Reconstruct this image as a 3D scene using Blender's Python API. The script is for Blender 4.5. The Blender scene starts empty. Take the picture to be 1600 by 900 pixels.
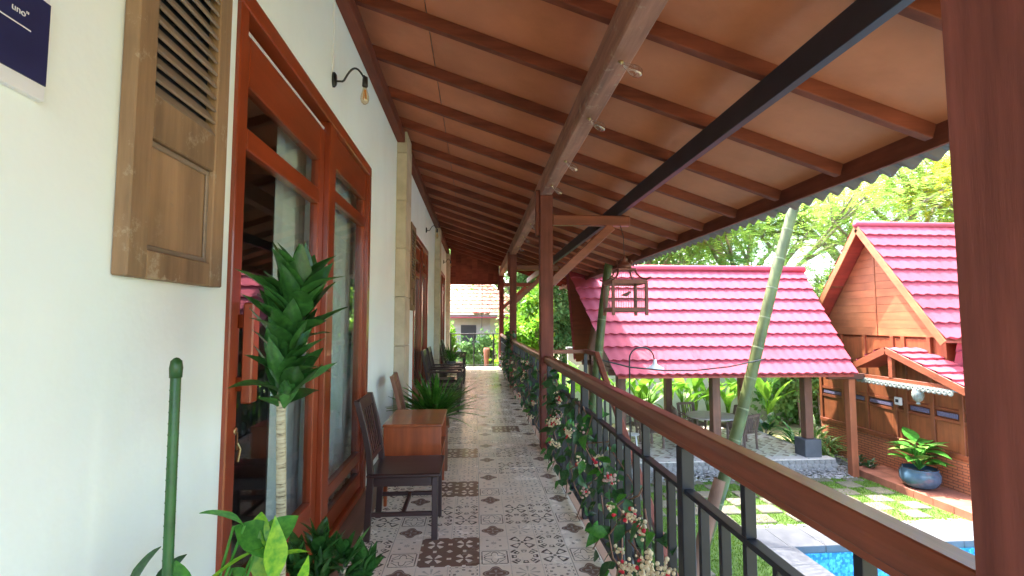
import bpy, bmesh, math, random
import numpy as np
from mathutils import Vector, Matrix, Euler
R = math.radians
random.seed(7); rng = np.random.default_rng(7)
sc = bpy.context.scene
col = sc.collection

# ------------------------------------------------------------------ camera
cd = bpy.data.cameras.new('camera'); cam = bpy.data.objects.new('camera', cd); col.objects.link(cam)
cd.sensor_width = 36; cd.lens = 36*765/1600; cd.clip_start = .02; cd.clip_end = 600
cam.location = (0, 0, 1.55); cam.rotation_euler = (R(90+3.889), 0, R(-4.177))
sc.camera = cam
# ------------------------------------------------------------------ sky, sun, exposure
SUN = Vector((-.25, .34, .90)).normalized()
w = bpy.data.worlds.new('World'); sc.world = w; w.use_nodes = True
nt = w.node_tree; bg = nt.nodes['Background']
sky = nt.nodes.new('ShaderNodeTexSky'); sky.sky_type = 'NISHITA'; sky.sun_disc = False
sky.sun_elevation = math.asin(SUN.z); sky.sun_rotation = math.atan2(SUN.x, SUN.y)
sky.air_density = 1.0; sky.dust_density = 4.0; sky.ozone_density = 1.0
nt.links.new(sky.outputs[0], bg.inputs[0]); bg.inputs[1].default_value = .15
sd = bpy.data.lights.new('sun', 'SUN'); sun = bpy.data.objects.new('sun', sd); col.objects.link(sun)
sd.energy = 2.0; sd.angle = R(.5); sd.color = (1, .95, .87)
sun.rotation_euler = SUN.to_track_quat('Z', 'Y').to_euler(); sun.location = (0, 0, 30)
sc.view_settings.view_transform = 'Standard'; sc.view_settings.look = 'None'
sc.view_settings.exposure = 3.75; sc.view_settings.gamma = 1
sc.cycles.max_bounces = 10; sc.cycles.diffuse_bounces = 6; sc.cycles.transparent_max_bounces = 24
sc.cycles.use_denoising = True

# ------------------------------------------------------------------ node helpers
class X:
    """a scalar socket with arithmetic"""
    nt = None
    def __init__(s, k): s.k = k
    @staticmethod
    def op(o, *a):
        n = X.nt.nodes.new('ShaderNodeMath'); n.operation = o
        for i, q in enumerate(a):
            if isinstance(q, X): X.nt.links.new(q.k, n.inputs[i])
            else: n.inputs[i].default_value = q
        return X(n.outputs[0])
    def __add__(s, b): return X.op('ADD', s, b)
    def __sub__(s, b): return X.op('SUBTRACT', s, b)
    def __rsub__(s, b): return X.op('SUBTRACT', b, s)
    def __mul__(s, b): return X.op('MULTIPLY', s, b)
    __rmul__ = __mul__; __radd__ = __add__
    def __truediv__(s, b): return X.op('DIVIDE', s, b)
    def __lt__(s, b): return X.op('LESS_THAN', s, b)
    def __gt__(s, b): return X.op('GREATER_THAN', s, b)
    def abs(s): return X.op('ABSOLUTE', s)
    def fl(s): return X.op('FLOOR', s)
    def cos(s): return X.op('COSINE', s)
def xmax(a, b): return X.op('MAXIMUM', a, b)
def xmin(a, b): return X.op('MINIMUM', a, b)

def newmat(name):
    m = bpy.data.materials.new(name); m.use_nodes = True
    return m, m.node_tree, m.node_tree.nodes['Principled BSDF']
def coords(t, scale=(1, 1, 1), space='Object', rnd=0):
    tc = t.nodes.new('ShaderNodeTexCoord'); mp = t.nodes.new('ShaderNodeMapping')
    mp.inputs['Scale'].default_value = scale
    t.links.new(tc.outputs[space], mp.inputs[0])
    if rnd:
        oi = t.nodes.new('ShaderNodeObjectInfo'); ml = t.nodes.new('ShaderNodeMath'); ml.operation = 'MULTIPLY'
        ml.inputs[1].default_value = 37.; t.links.new(oi.outputs['Random'], ml.inputs[0])
        t.links.new(ml.outputs[0], mp.inputs['Location'])
    return mp.outputs[0]
def noise(t, vec, scale, detail=4, rough=.55):
    n = t.nodes.new('ShaderNodeTexNoise'); n.inputs['Scale'].default_value = scale
    n.inputs['Detail'].default_value = detail; n.inputs['Roughness'].default_value = rough
    t.links.new(vec, n.inputs['Vector']); return n.outputs[0]
def ramp(t, fac, stops):
    r = t.nodes.new('ShaderNodeValToRGB'); t.links.new(fac, r.inputs[0])
    while len(r.color_ramp.elements) < len(stops): r.color_ramp.elements.new(.5)
    for e, (p, c) in zip(r.color_ramp.elements, stops): e.position = p; e.color = (*c, 1)
    return r.outputs[0]
def mixc(t, fac, a, b, mode='MIX'):
    n = t.nodes.new('ShaderNodeMix'); n.data_type = 'RGBA'; n.blend_type = mode
    for s, q in ((n.inputs[0], fac), (n.inputs[6], a), (n.inputs[7], b)):
        if isinstance(q, X): t.links.new(q.k, s)
        elif hasattr(q, 'is_output'): t.links.new(q, s)
        elif isinstance(q, tuple): s.default_value = (*q, 1)
        else: s.default_value = q
    return n.outputs[2]
def bump(t, b, h, strength=.3, dist=.01):
    n = t.nodes.new('ShaderNodeBump'); n.inputs['Strength'].default_value = strength; n.inputs['Distance'].default_value = dist
    t.links.new(h, n.inputs['Height']); t.links.new(n.outputs[0], b.inputs['Normal'])
def sh(c, k): return tuple(min(1, q*k) for q in c)

def plain(name, c, rough=.6, var=.2, scale=6, bmp=.15, dist=.004, metal=0, rnd=1, spec=.5, fine=60, ov=0, stain=None):
    m, t, b = newmat(name)
    v = coords(t, rnd=rnd); n = noise(t, v, scale); n2 = noise(t, v, fine, 2)
    c1 = ramp(t, n, [(.3, sh(c, 1-var)), (.7, sh(c, 1+var))])
    if stain:
        n3 = noise(t, coords(t, (1, 1, .45), rnd=rnd), stain[0], 7, .7)
        c1 = mixc(t, ramp(t, n3, [(.50, (0, 0, 0)), (.68, (stain[1],)*3)]), c1, stain[2])
    if ov:
        oi = t.nodes.new('ShaderNodeObjectInfo'); mr = t.nodes.new('ShaderNodeMapRange'); mr.inputs[3].default_value = 1-ov; mr.inputs[4].default_value = 1+ov
        t.links.new(oi.outputs['Random'], mr.inputs[0]); hs = t.nodes.new('ShaderNodeHueSaturation')
        t.links.new(mr.outputs[0], hs.inputs['Value']); t.links.new(c1, hs.inputs['Color']); c1 = hs.outputs[0]
    t.links.new(c1, b.inputs['Base Color'])
    b.inputs['Roughness'].default_value = rough; b.inputs['Metallic'].default_value = metal
    b.inputs['Specular IOR Level'].default_value = spec
    if bmp: bump(t, b, n2, bmp, dist)
    return m
def wood(name, c, axis='y', rough=.5, var=.35, scale=9, bmp=.3, worn=None, coat=0, spec=.5):
    m, t, b = newmat(name)
    s = [scale]*3; s['xyz'.index(axis)] = scale*.08
    v = coords(t, s, rnd=1); n = noise(t, v, 1.2, 6, .65)
    v2 = coords(t, rnd=1); n2 = noise(t, v2, 2.2, 3)
    c1 = ramp(t, n, [(.3, sh(c, 1-var)), (.5, c), (.72, sh(c, 1+var))])
    c2 = ramp(t, n2, [(.3, (.75, .75, .75)), (.7, (1.15, 1.12, 1.1))])
    cc = mixc(t, 1., c1, c2, 'MULTIPLY')
    if worn:
        n3 = noise(t, v2, 11, 8, .75); f = ramp(t, n3, [(.56, (0, 0, 0)), (.66, (1, 1, 1))])
        cc = mixc(t, f, cc, worn)
    oi = t.nodes.new('ShaderNodeObjectInfo')
    mr = t.nodes.new('ShaderNodeMapRange'); mr.inputs[3].default_value = .88; mr.inputs[4].default_value = 1.12
    t.links.new(oi.outputs['Random'], mr.inputs[0])
    hs = t.nodes.new('ShaderNodeHueSaturation'); t.links.new(mr.outputs[0], hs.inputs['Value']); t.links.new(cc, hs.inputs['Color'])
    t.links.new(hs.outputs[0], b.inputs['Base Color'])
    b.inputs['Roughness'].default_value = rough; b.inputs['Coat Weight'].default_value = coat
    b.inputs['Specular IOR Level'].default_value = spec
    bump(t, b, n, bmp, .004)
    return m
def leafmat(name, c, c2=None, rough=.45, trans=.35, spec=.5, sc_=9):
    m, t, b = newmat(name)
    v = coords(t, rnd=1); n = noise(t, v, sc_, 3)
    oi = t.nodes.new('ShaderNodeObjectInfo')
    c2 = c2 or sh(c, 1.6)
    a = ramp(t, n, [(.35, c), (.7, c2)])
    mr = t.nodes.new('ShaderNodeMapRange'); mr.inputs[3].default_value = .7; mr.inputs[4].default_value = 1.3
    t.links.new(oi.outputs['Random'], mr.inputs[0])
    hs = t.nodes.new('ShaderNodeHueSaturation'); t.links.new(mr.outputs[0], hs.inputs['Value']); t.links.new(a, hs.inputs['Color'])
    t.links.new(hs.outputs[0], b.inputs['Base Color']); b.inputs['Roughness'].default_value = rough
    b.inputs['Specular IOR Level'].default_value = spec
    tr = t.nodes.new('ShaderNodeBsdfTranslucent'); t.links.new(hs.outputs[0], tr.inputs[0])
    mx = t.nodes.new('ShaderNodeMixShader'); mx.inputs[0].default_value = trans
    t.links.new(b.outputs[0], mx.inputs[1]); t.links.new(tr.outputs[0], mx.inputs[2])
    t.links.new(mx.outputs[0], t.nodes['Material Output'].inputs[0])
    return m
def glass(name, refl=.05, tint=(.86, .9, .88), rough=.0):
    m, t, b = newmat(name); t.nodes.remove(b)
    tr = t.nodes.new('ShaderNodeBsdfTransparent'); tr.inputs[0].default_value = (*tint, 1)
    gl = t.nodes.new('ShaderNodeBsdfGlossy'); gl.inputs[1].default_value = rough
    lw_ = t.nodes.new('ShaderNodeLayerWeight'); pw = t.nodes.new('ShaderNodeMath'); pw.operation = 'POWER'; pw.inputs[1].default_value = 4.5
    t.links.new(lw_.outputs['Facing'], pw.inputs[0])
    ad = t.nodes.new('ShaderNodeMath'); ad.operation = 'MULTIPLY_ADD'; ad.inputs[1].default_value = .7; ad.inputs[2].default_value = refl
    ad.use_clamp = True
    t.links.new(pw.outputs[0], ad.inputs[0])
    mx = t.nodes.new('ShaderNodeMixShader'); t.links.new(ad.outputs[0], mx.inputs[0])
    t.links.new(tr.outputs[0], mx.inputs[1]); t.links.new(gl.outputs[0], mx.inputs[2])
    t.links.new(mx.outputs[0], t.nodes['Material Output'].inputs[0])
    return m

M = {}
M['wall'] = plain('white_paint', (.81, .86, .83), .75, .03, 1.5, .22, .006, rnd=0, fine=22, stain=(1.3, .14, (.62, .60, .50)))
M['stone_pillar'] = plain('pale_stone', (.50, .41, .29), .7, .16, 5, .2)
M['post'] = wood('red_brown_post', (.165, .047, .034), 'z', .65, .38, 14, .7, spec=.25)
M['rafter'] = wood('rafter_wood', (.19, .050, .029), 'x', .65, .35, spec=.2)
M['beam'] = wood('beam_wood', (.17, .046, .027), 'y', .65, .35, spec=.2)
M['log'] = wood('weathered_log', (.28, .125, .085), 'y', .7, .45, 12, .6, worn=(.34, .22, .16))
M['board'] = plain('fibre_board', (.52, .180, .092), .85, .10, 2.2, .3, .003, fine=130, ov=.06, spec=.2, stain=(2.6, .16, (.26, .075, .035)))
M['rail'] = wood('handrail_wood', (.24, .066, .036), 'y', .42, .4, 12, .4, coat=.06)
M['railx'] = wood('handrail_wood_cross', (.22, .060, .034), 'x', .35, .3)
M['steel'] = plain('dark_steel', (.010, .012, .018), .5, .25, 6, .1, .002)
M['steel2'] = plain('dark_steel_beam', (.020, .020, .030), .5, .25, 4, .1, .002)
M['black'] = plain('black_metal', (.012, .012, .014), .35, .2, 9, 0)
M['door'] = wood('varnished_door_wood_upright', (.26, .042, .011), 'z', .28, .25, coat=.3)
M['doory'] = wood('varnished_door_wood_along', (.26, .042, .011), 'y', .28, .25, coat=.3)
M['shut'] = wood('old_teak_upright', (.24, .145, .075), 'z', .75, .4, worn=(.34, .25, .16))
M['shuty'] = wood('old_teak_slat', (.25, .18, .125), 'y', .75, .35)
M['shutp'] = wood('old_teak_panel', (.30, .18, .095), 'z', .75, .3, worn=(.30, .19, .11))
M['glass'] = glass('window_glass')
M['bulb'] = glass('bulb_glass', .16, (.93, .86, .72))
M['bulbc'] = glass('clear_bulb_glass', .22, (.95, .9, .88))
M['fil'] = plain('amber_filament', (.75, .33, .05), .4, .1, 10, 0)
M['brass'] = plain('brass', (.55, .4, .2), .35, .1, 10, 0, metal=1)
M['curtain'] = plain('white_curtain', (.82, .84, .86), .9, .05, 3, .1)
M['navy'] = plain('navy_print', (.016, .022, .085), .35, .15, 8, 0)
M['white'] = plain('white_plastic', (.72, .72, .74), .5, .04, 5, 0)
M['chair'] = wood('dark_brown_chair', (.042, .018, .016), 'x', .38, .3, coat=.15)
M['chairz'] = wood('dark_brown_chair_upright', (.042, .018, .016), 'z', .38, .3, coat=.15)
M['chairb'] = wood('mid_brown_chair', (.19, .075, .038), 'z', .45, .3)
M['table'] = wood('red_teak_table', (.36, .09, .026), 'y', .3, .35, coat=.2)
M['tablez'] = wood('red_teak_table_upright', (.36, .078, .02), 'z', .35, .35, coat=.2)
M['cage'] = wood('red_brown_cage_wood', (.17, .045, .028), 'z', .5, .3)
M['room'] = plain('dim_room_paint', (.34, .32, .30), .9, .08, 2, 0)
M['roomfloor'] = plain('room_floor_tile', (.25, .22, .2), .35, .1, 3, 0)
M['strip'] = wood('brown_floor_strip', (.25, .13, .085), 'y', .45, .25)
M['peach'] = plain('peach_edge', (.52, .30, .2), .6, .15, 5, .1)
M['conc'] = plain('grey_concrete', (.28, .27, .26), .85, .2, 4, .3)
M['found'] = plain('foundation_plaster', (.45, .43, .4), .85, .15, 2, .2)
M['terra'] = plain('terracotta', (.28, .10, .06), .7, .25, 4, .25)
M['pot1'] = plain('grey_pot', (.14, .14, .14), .6, .2, 5, .2)
M['pot2'] = plain('clay_pot', (.32, .13, .07), .75, .2, 5, .2)
M['soil'] = plain('potting_soil', (.035, .024, .017), .95, .4, 20, .6, .02)
M['bluepot'] = plain('glazed_blue_pot', (.045, .085, .13), .18, .35, 4, .1)
M['trunk'] = plain('bark', (.24, .19, .15), .9, .35, 7, .5, .02)
M['palemoss'] = plain('pale_cane_bark', (.42, .37, .25), .85, .45, 45, .6, .006)
def canemat():
    m, t, b = newmat('ringed_cane_bark'); v = coords(t, (14, 14, 95)); n_ = noise(t, v, 1.0, 4, .7)
    t.links.new(ramp(t, n_, [(.36, (.10, .075, .045)), (.47, (.36, .31, .20)), (.7, (.50, .45, .32))]), b.inputs['Base Color'])
    b.inputs['Roughness'].default_value = .85; bump(t, b, n_, .6, .006); return m
M['palemoss'] = canemat()
M['stake'] = plain('green_plastic_stake', (.018, .085, .014), .4, .3, 20, .2)
M['lf_drac'] = leafmat('dracaena_leaf', (.020, .080, .016), (.05, .16, .03), .32, .18)
M['lf_lime'] = leafmat('lime_leaf', (.10, .33, .02), (.30, .52, .03), .4, .45)
M['lf_mid'] = leafmat('mid_green_leaf', (.035, .17, .02), (.09, .29, .035), .4, .35)
M['lf_dark'] = leafmat('dark_green_leaf', (.015, .065, .018), (.04, .13, .03), .35, .2)
M['lf_vine'] = leafmat('vine_leaf', (.020, .075, .022), (.06, .15, .05), .35, .25)
M['lf_spike'] = leafmat('strap_leaf', (.03, .13, .015), (.10, .27, .03), .4, .3)
M['lf_ban'] = leafmat('banana_leaf', (.10, .28, .02), (.26, .46, .05), .4, .5, sc_=3)
M['lf_tree'] = leafmat('feathery_tree_leaf', (.16, .30, .05), (.34, .47, .10), .6, .62, sc_=.6, spec=.2)
M['lf_tree2'] = leafmat('broad_tree_leaf', (.09, .22, .06), (.24, .38, .12), .55, .5, sc_=.8, spec=.25)
M['lf_yel'] = leafmat('yellowing_tree_leaf', (.34, .36, .03), (.62, .52, .05), .6, .5, sc_=.7, spec=.2)
M['lf_shrub'] = leafmat('bright_shrub_leaf', (.12, .33, .02), (.30, .50, .04), .5, .5, sc_=2)
M['lf_var'] = leafmat('variegated_leaf', (.06, .2, .03), (.35, .45, .12), .4, .35, sc_=14)
M['cream'] = plain('cream_petal', (.72, .58, .36), .6, .25, 30, 0)
M['pinkp'] = plain('faded_pink_petal', (.55, .36, .3), .6, .25, 30, 0)
M['red'] = plain('red_petal', (.55, .01, .03), .5, .2, 30, 0)
M['roof'] = plain('pink_red_metal_tile', (.37, .062, .090), .62, .15, 1.6, .14, .004, rnd=1, fine=25, ov=.07, spec=.2, stain=(1.8, .4, (.22, .045, .058)))
M['clay'] = plain('clay_tile', (.5, .24, .17), .8, .25, 3, .2)
M['gable'] = wood('orange_plank', (.32, .115, .045), 'y', .55, .2)
M['house'] = wood('house_panel_wood', (.21, .062, .022), 'z', .5, .3)
M['housey'] = wood('house_frame_wood', (.19, .05, .02), 'y', .5, .3)
M['soff'] = wood('red_soffit', (.30, .05, .03), 'x', .6, .25)
M['pavpost'] = wood('pavilion_post_wood', (.16, .07, .045), 'z', .6, .3)
M['pavbeam'] = wood('pavilion_beam_wood', (.15, .06, .04), 'x', .6, .3)
M['rpost'] = wood('red_porch_post', (.30, .09, .04), 'z', .55, .25)
M['blue'] = plain('faded_blue_carving', (.10, .09, .16), .6, .4, 40, .3)
M['lace'] = plain('pale_lace_trim', (.15, .17, .15), .6, .3, 30, .2)
M['gwall'] = plain('pale_garden_wall', (.46, .50, .38), .9, .2, 1.2, .2, rnd=0)
M['stone'] = plain('grey_rubble_stone', (.30, .28, .26), .9, .3, 6, .5, .01)
M['paver'] = plain('grey_paver', (.125, .112, .08), .85, .18, 5, .3, .004)
M['cop'] = plain('grey_coping_slab', (.09, .095, .105), .7, .15, 4, .2)
M['ground'] = plain('garden_soil_and_turf', (.15, .14, .06), .95, .35, 1.6, .4, .02, rnd=0)
M['grass'] = leafmat('grass_blade', (.085, .165, .015), (.15, .25, .03), .7, .4, sc_=1.5, spec=.2)
M['palm'] = plain('green_palm_trunk', (.07, .088, .024), .55, .5, 4, .2)
M['palmring'] = plain('pale_trunk_ring', (.16, .18, .09), .7, .2, 9, .2)
M['sheath'] = wood('dry_sheath', (.24, .13, .085), 'z', .85, .35)
M['grotto'] = plain('far_grey_wall', (.40, .40, .39), .9, .25, .9, .2, rnd=0)
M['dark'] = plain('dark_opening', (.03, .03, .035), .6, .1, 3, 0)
M['cable'] = plain('cable', (.02, .02, .02), .6, .1, 5, 0)
M['greywood'] = wood('grey_teak', (.19, .135, .11), 'z', .7, .25)
M['edge'] = plain('cream_plinth_edge', (.6, .53, .46), .7, .1, 4, .1)
M['greytop'] = plain('pale_table_top', (.6, .56, .55), .5, .1, 4, .1)

def brickmat():
    m, t, b = newmat('orange_brick'); v = coords(t)
    sx_ = t.nodes.new('ShaderNodeSeparateXYZ'); cb_ = t.nodes.new('ShaderNodeCombineXYZ'); t.links.new(v, sx_.inputs[0])
    t.links.new(sx_.outputs[1], cb_.inputs[0]); t.links.new(sx_.outputs[2], cb_.inputs[1])
    br = t.nodes.new('ShaderNodeTexBrick'); t.links.new(cb_.outputs[0], br.inputs[0])
    br.inputs['Color1'].default_value = (.50, .17, .07, 1); br.inputs['Color2'].default_value = (.40, .12, .05, 1)
    br.inputs['Mortar'].default_value = (.16, .06, .035, 1); br.inputs['Scale'].default_value = 1
    br.inputs['Mortar Size'].default_value = .009; br.inputs['Brick Width'].default_value = .22; br.inputs['Row Height'].default_value = .06
    t.links.new(br.outputs[0], b.inputs['Base Color']); b.inputs['Roughness'].default_value = .8
    bump(t, b, br.outputs['Fac'], -.5, .008)
    return m
M['brick'] = brickmat()
def poolmat():
    m, t, b = newmat('blue_mosaic'); v = coords(t)
    vo = t.nodes.new('ShaderNodeTexVoronoi'); vo.inputs['Scale'].default_value = 24; vo.inputs['Randomness'].default_value = .5
    t.links.new(v, vo.inputs['Vector'])
    sp = t.nodes.new('ShaderNodeSeparateColor'); t.links.new(vo.outputs['Color'], sp.inputs[0])
    c = ramp(t, sp.outputs[0], [(0, (.02, .16, .34)), (.5, (.05, .30, .52)), (1, (.22, .55, .72))])
    t.links.new(c, b.inputs['Base Color']); b.inputs['Roughness'].default_value = .3
    return m
M['pool'] = poolmat()
def watermat():
    m = glass('pool_water', .02, (.80, .95, .98)); t = m.node_tree
    gl = [n for n in t.nodes if n.type == 'BSDF_GLOSSY'][0]
    n = noise(t, coords(t), 5, 3); bp = t.nodes.new('ShaderNodeBump'); bp.inputs['Strength'].default_value = .5; bp.inputs['Distance'].default_value = .03
    t.links.new(n, bp.inputs['Height']); t.links.new(bp.outputs[0], gl.inputs['Normal'])
    return m
M['water'] = watermat()
def tilemat(name, variant):
    """printed 60 cm floor tile: a 3 x 3 grid of 20 cm ornaments"""
    m, t, b = newmat(name); X.nt = t
    tc = t.nodes.new('ShaderNodeTexCoord'); sp = t.nodes.new('ShaderNodeSeparateXYZ'); t.links.new(tc.outputs['Object'], sp.inputs[0])
    u = (X(sp.outputs[0])+.3)*5.; v = (X(sp.outputs[1])+.31)*(3/.62)
    iu = u.fl(); iv = v.fl()
    a = (u-iu-.5)*2.; c = (v-iv-.5)*2.
    aa = a.abs(); ca = c.abs(); mx = xmax(aa, ca); s = aa+ca
    r = X.op('SQRT', a*a+c*c); th = X.op('ARCTAN2', c, a)
    c4 = (th*4.).cos(); c8 = (th*8.).cos()
    def near(q, val, wd): return ((q-val).abs() < wd)
    def cell(i, j): return near(iu, i, .3)*near(iv, j, .3)
    # 0 medallion
    med = (r < (.70+.13*c4)); medl = xmax(near(r, .58+.1*c4, .035), (r < .42)*(c4 > .55))*med
    frame = xmax(near(mx, .84, .04)*(s < 1.66), xmax(near(r, .5+.18*c4, .045), near(s, .95, .04)*(mx < .72)))
    faint = xmax((near(aa, .45, .09)*near(ca, .45, .09)), (r < .2)*(c8 > 0))
    radial = (r < .75)*(c8 > .55)*(r > .15)
    busy = xmax(near(r, .55, .09)*(c8 > .1), near(mx, .82, .07)*((a*14.).cos()*(c*14.).cos() > .1))
    dx = aa-.52; dy = ca-.52; rl = X.op('SQRT', dx*dx+dy*dy); leaf = (r < .98)*(r > .22)*(c4 < -.15)*(1-(r < .80)*(r > .42)*(c4 < -.6)); leaf = xmax(leaf, (r < .12))
    circ = xmax(near(r, .72, .17)*(c8 > -.35)*(1-near(r, .68, .07)*(c8 > .45)), near(r, 1.05, .08)*(c4 < -.6))
    brf = xmax((r < .62)*(c4 < -.25)*(r > .12), xmax((s > 1.78), xmax(near(aa, .97, .12)*(ca < .12), near(ca, .97, .12)*(aa < .12))))
    dk = cell(0, 0)*frame*.9+cell(0, 1)*faint*.7+cell(1, 2)*radial*.45+cell(2, 2)*busy*.75
    br = cell(0, 2)*med; lt = cell(0, 2)*medl
    blk = cell(1, 0)+cell(1, 1)+cell(2, 0)+cell(2, 1)
    if variant == 0:
        dk = dk+(cell(1, 0)+cell(2, 1))*circ+(cell(1, 1)+cell(2, 0))*leaf
    elif variant == 1:
        br = br+blk*(1-brf)
    else:
        dk = dk+(cell(1, 0)+cell(2, 1))*busy*.8+(cell(1, 1)+cell(2, 0))*radial*.6
    gro = xmax((a.abs() > .975), (c.abs() > .975))
    cv = coords(t, space='Object', rnd=1); n1 = noise(t, cv, 3, 5); n2 = noise(t, cv, 28, 5, .7)
    base = ramp(t, n1, [(.3, (.82, .66, .51)), (.7, (.89, .76, .62))])
    wear = ramp(t, n2, [(.36, (.55, .55, .55)), (.5, (1, 1, 1))])
    x = mixc(t, gro*.35, base, (.30, .25, .21))
    dkm = t.nodes.new('ShaderNodeMath'); dkm.operation = 'MULTIPLY'; t.links.new(dk.k, dkm.inputs[0]); t.links.new(wear, dkm.inputs[1])
    x = mixc(t, dkm.outputs[0], x, (.115, .08, .065))
    x = mixc(t, br*.95, x, (.19, .105, .075))
    x = mixc(t, lt*.6, x, (.50, .42, .37))
    spk = ramp(t, noise(t, cv, 70, 2), [(.28, (.35, .3, .28)), (.36, (1, 1, 1))])
    x = mixc(t, .45, x, spk, 'MULTIPLY')
    t.links.new(x, b.inputs['Base Color'])
    rr = t.nodes.new('ShaderNodeMapRange'); rr.inputs[3].default_value = .12; rr.inputs[4].default_value = .36
    t.links.new(n1, rr.inputs[0]); t.links.new(rr.outputs[0], b.inputs['Roughness'])
    bump(t, b, n2, .08, .003)
    return m
TM = [tilemat('printed_tile_light', 0), tilemat('printed_tile_brown_block', 1), tilemat('printed_tile_busy', 2)]
def pavtile():
    m, t, b = newmat('diamond_tile'); X.nt = t
    tc = t.nodes.new('ShaderNodeTexCoord'); sp = t.nodes.new('ShaderNodeSeparateXYZ'); t.links.new(tc.outputs['Object'], sp.inputs[0])
    a = X(sp.outputs[0])*2.5; c = X(sp.outputs[1])*2.5
    p = X.op('FRACT', a+c+50.); q = X.op('FRACT', a-c+50.)
    k = xmax((p < .16), (q < .16)); k2 = (p > .5)*(q > .5)
    x = mixc(t, k2*.85, (.55, .48, .42), (.20, .12, .09)); x = mixc(t, k, x, (.62, .58, .52))
    t.links.new(x, b.inputs['Base Color']); b.inputs['Roughness'].default_value = .4
    return m
M['pavtile'] = pavtile()

# ------------------------------------------------------------------ mesh helpers
class MB:
    def __init__(s): s.v = []; s.f = []
    def add(s, vs, fs):
        o = len(s.v); s.v += [tuple(q) for q in vs]; s.f += [tuple(i+o for i in f) for f in fs]; return s
    def box(s, x0, x1, y0, y1, z0, z1):
        return s.add([(x0, y0, z0), (x1, y0, z0), (x1, y1, z0), (x0, y1, z0), (x0, y0, z1), (x1, y0, z1), (x1, y1, z1), (x0, y1, z1)],
                     [(0, 3, 2, 1), (4, 5, 6, 7), (0, 1, 5, 4), (1, 2, 6, 5), (2, 3, 7, 6), (3, 0, 4, 7)])
    def bar(s, p, q, w, h, up=(0, 0, 1)):
        p = Vector(p); q = Vector(q); d = (q-p).normalized(); r = d.cross(Vector(up)).normalized(); u = r.cross(d)
        c = [a*w/2*r+b*h/2*u for a, b in ((-1, -1), (1, -1), (1, 1), (-1, 1))]
        return s.add([p+k for k in c]+[q+k for k in c], [(0, 1, 2, 3), (7, 6, 5, 4), (0, 4, 5, 1), (1, 5, 6, 2), (2, 6, 7, 3), (3, 7, 4, 0)])
    def tube(s, pts, rad, n=8, cap=True):
        pts = [Vector(p) for p in pts]; k = len(pts)
        rad = rad if isinstance(rad, (list, tuple)) else [rad]*k
        vs = []; pr = None
        for i, p in enumerate(pts):
            d = (pts[min(i+1, k-1)]-pts[max(i-1, 0)]).normalized()
            if pr is None: pr = d.orthogonal().normalized()
            r = (pr-d*pr.dot(d)).normalized(); pr = r; u = d.cross(r)
            vs += [p+rad[i]*(math.cos(2*math.pi*j/n)*r+math.sin(2*math.pi*j/n)*u) for j in range(n)]
        fs = [(i*n+j, i*n+(j+1) % n, (i+1)*n+(j+1) % n, (i+1)*n+j) for i in range(k-1) for j in range(n)]
        if cap: fs += [tuple(range(n-1, -1, -1)), tuple(range((k-1)*n, k*n))]
        return s.add(vs, fs)
    def lathe(s, prof, n=20, c=(0, 0, 0)):
        vs = [(c[0]+r*math.cos(2*math.pi*j/n), c[1]+r*math.sin(2*math.pi*j/n), c[2]+z) for r, z in prof for j in range(n)]
        fs = [(i*n+j, i*n+(j+1) % n, (i+1)*n+(j+1) % n, (i+1)*n+j) for i in range(len(prof)-1) for j in range(n)]
        if prof[0][0] > 1e-5: fs.append(tuple(range(n-1, -1, -1)))
        if prof[-1][0] > 1e-5: fs.append(tuple(range((len(prof)-1)*n, len(prof)*n)))
        return s.add(vs, fs)
    def poly(s, pts, d):
        """closed prism: polygon extruded by vector d"""
        n = len(pts); a = [Vector(p) for p in pts]; d = Vector(d)
        return s.add(a+[p+d for p in a], [tuple(range(n))[::-1], tuple(range(n, 2*n))]+[(i, (i+1) % n, n+(i+1) % n, n+i) for i in range(n)])
    def mesh(s, name, mat, bevel=0, smooth=False, off=(0, 0, 0)):
        me = bpy.data.meshes.new(name)
        me.from_pydata([(q[0]-off[0], q[1]-off[1], q[2]-off[2]) for q in s.v], [], s.f)
        bm = bmesh.new(); bm.from_mesh(me)
        bmesh.ops.recalc_face_normals(bm, faces=bm.faces)
        if bevel: bmesh.ops.bevel(bm, geom=list(bm.edges), offset=bevel, segments=1, affect='EDGES', clamp_overlap=True)
        bm.to_mesh(me); bm.free()
        me.materials.append(M[mat] if isinstance(mat, str) else mat)
        if smooth: me.polygons.foreach_set('use_smooth', [True]*len(me.polygons))
        return me
    def build(s, name, mat, root=None, bevel=0, smooth=False):
        """links as one mesh object; vertices are in world space (roots are never rotated while building)"""
        a = np.array(s.v); c = (a.min(0)+a.max(0))/2
        return put(name, s.mesh(name, mat, bevel, smooth, c), root, Vector(c))
def wloc(o):
    l = Vector((0, 0, 0))
    while o: l = l+o.location; o = o.parent
    return l
def put(name, me, root=None, loc=(0, 0, 0), rot=None, scale=None):
    o = bpy.data.objects.new(name, me); col.objects.link(o)
    if root: o.parent = root; loc = Vector(loc)-wloc(root)
    o.location = loc
    if rot is not None: o.rotation_euler = rot
    if scale is not None: o.scale = scale if hasattr(scale, '__len__') else (scale,)*3
    return o
def tag(o, label=None, cat=None, group=None, kind=None):
    if label: o['label'] = label
    if cat: o['category'] = cat
    if group: o['group'] = group
    if kind: o['kind'] = kind
    return o
def thing(name, label, cat, loc=(0, 0, 0), group=None):
    o = bpy.data.objects.new(name, None); col.objects.link(o); o.location = loc; o.empty_display_size = .1
    return tag(o, label, cat, group)
def cp(o, parent=None):
    c = o.copy(); col.objects.link(c); c.parent = parent
    for ch in [q for q in KIDS.get(o.name, o.children)]: cp(ch, c)
    return c
KIDS = {}
def B(*a): return MB().box(*a)
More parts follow.
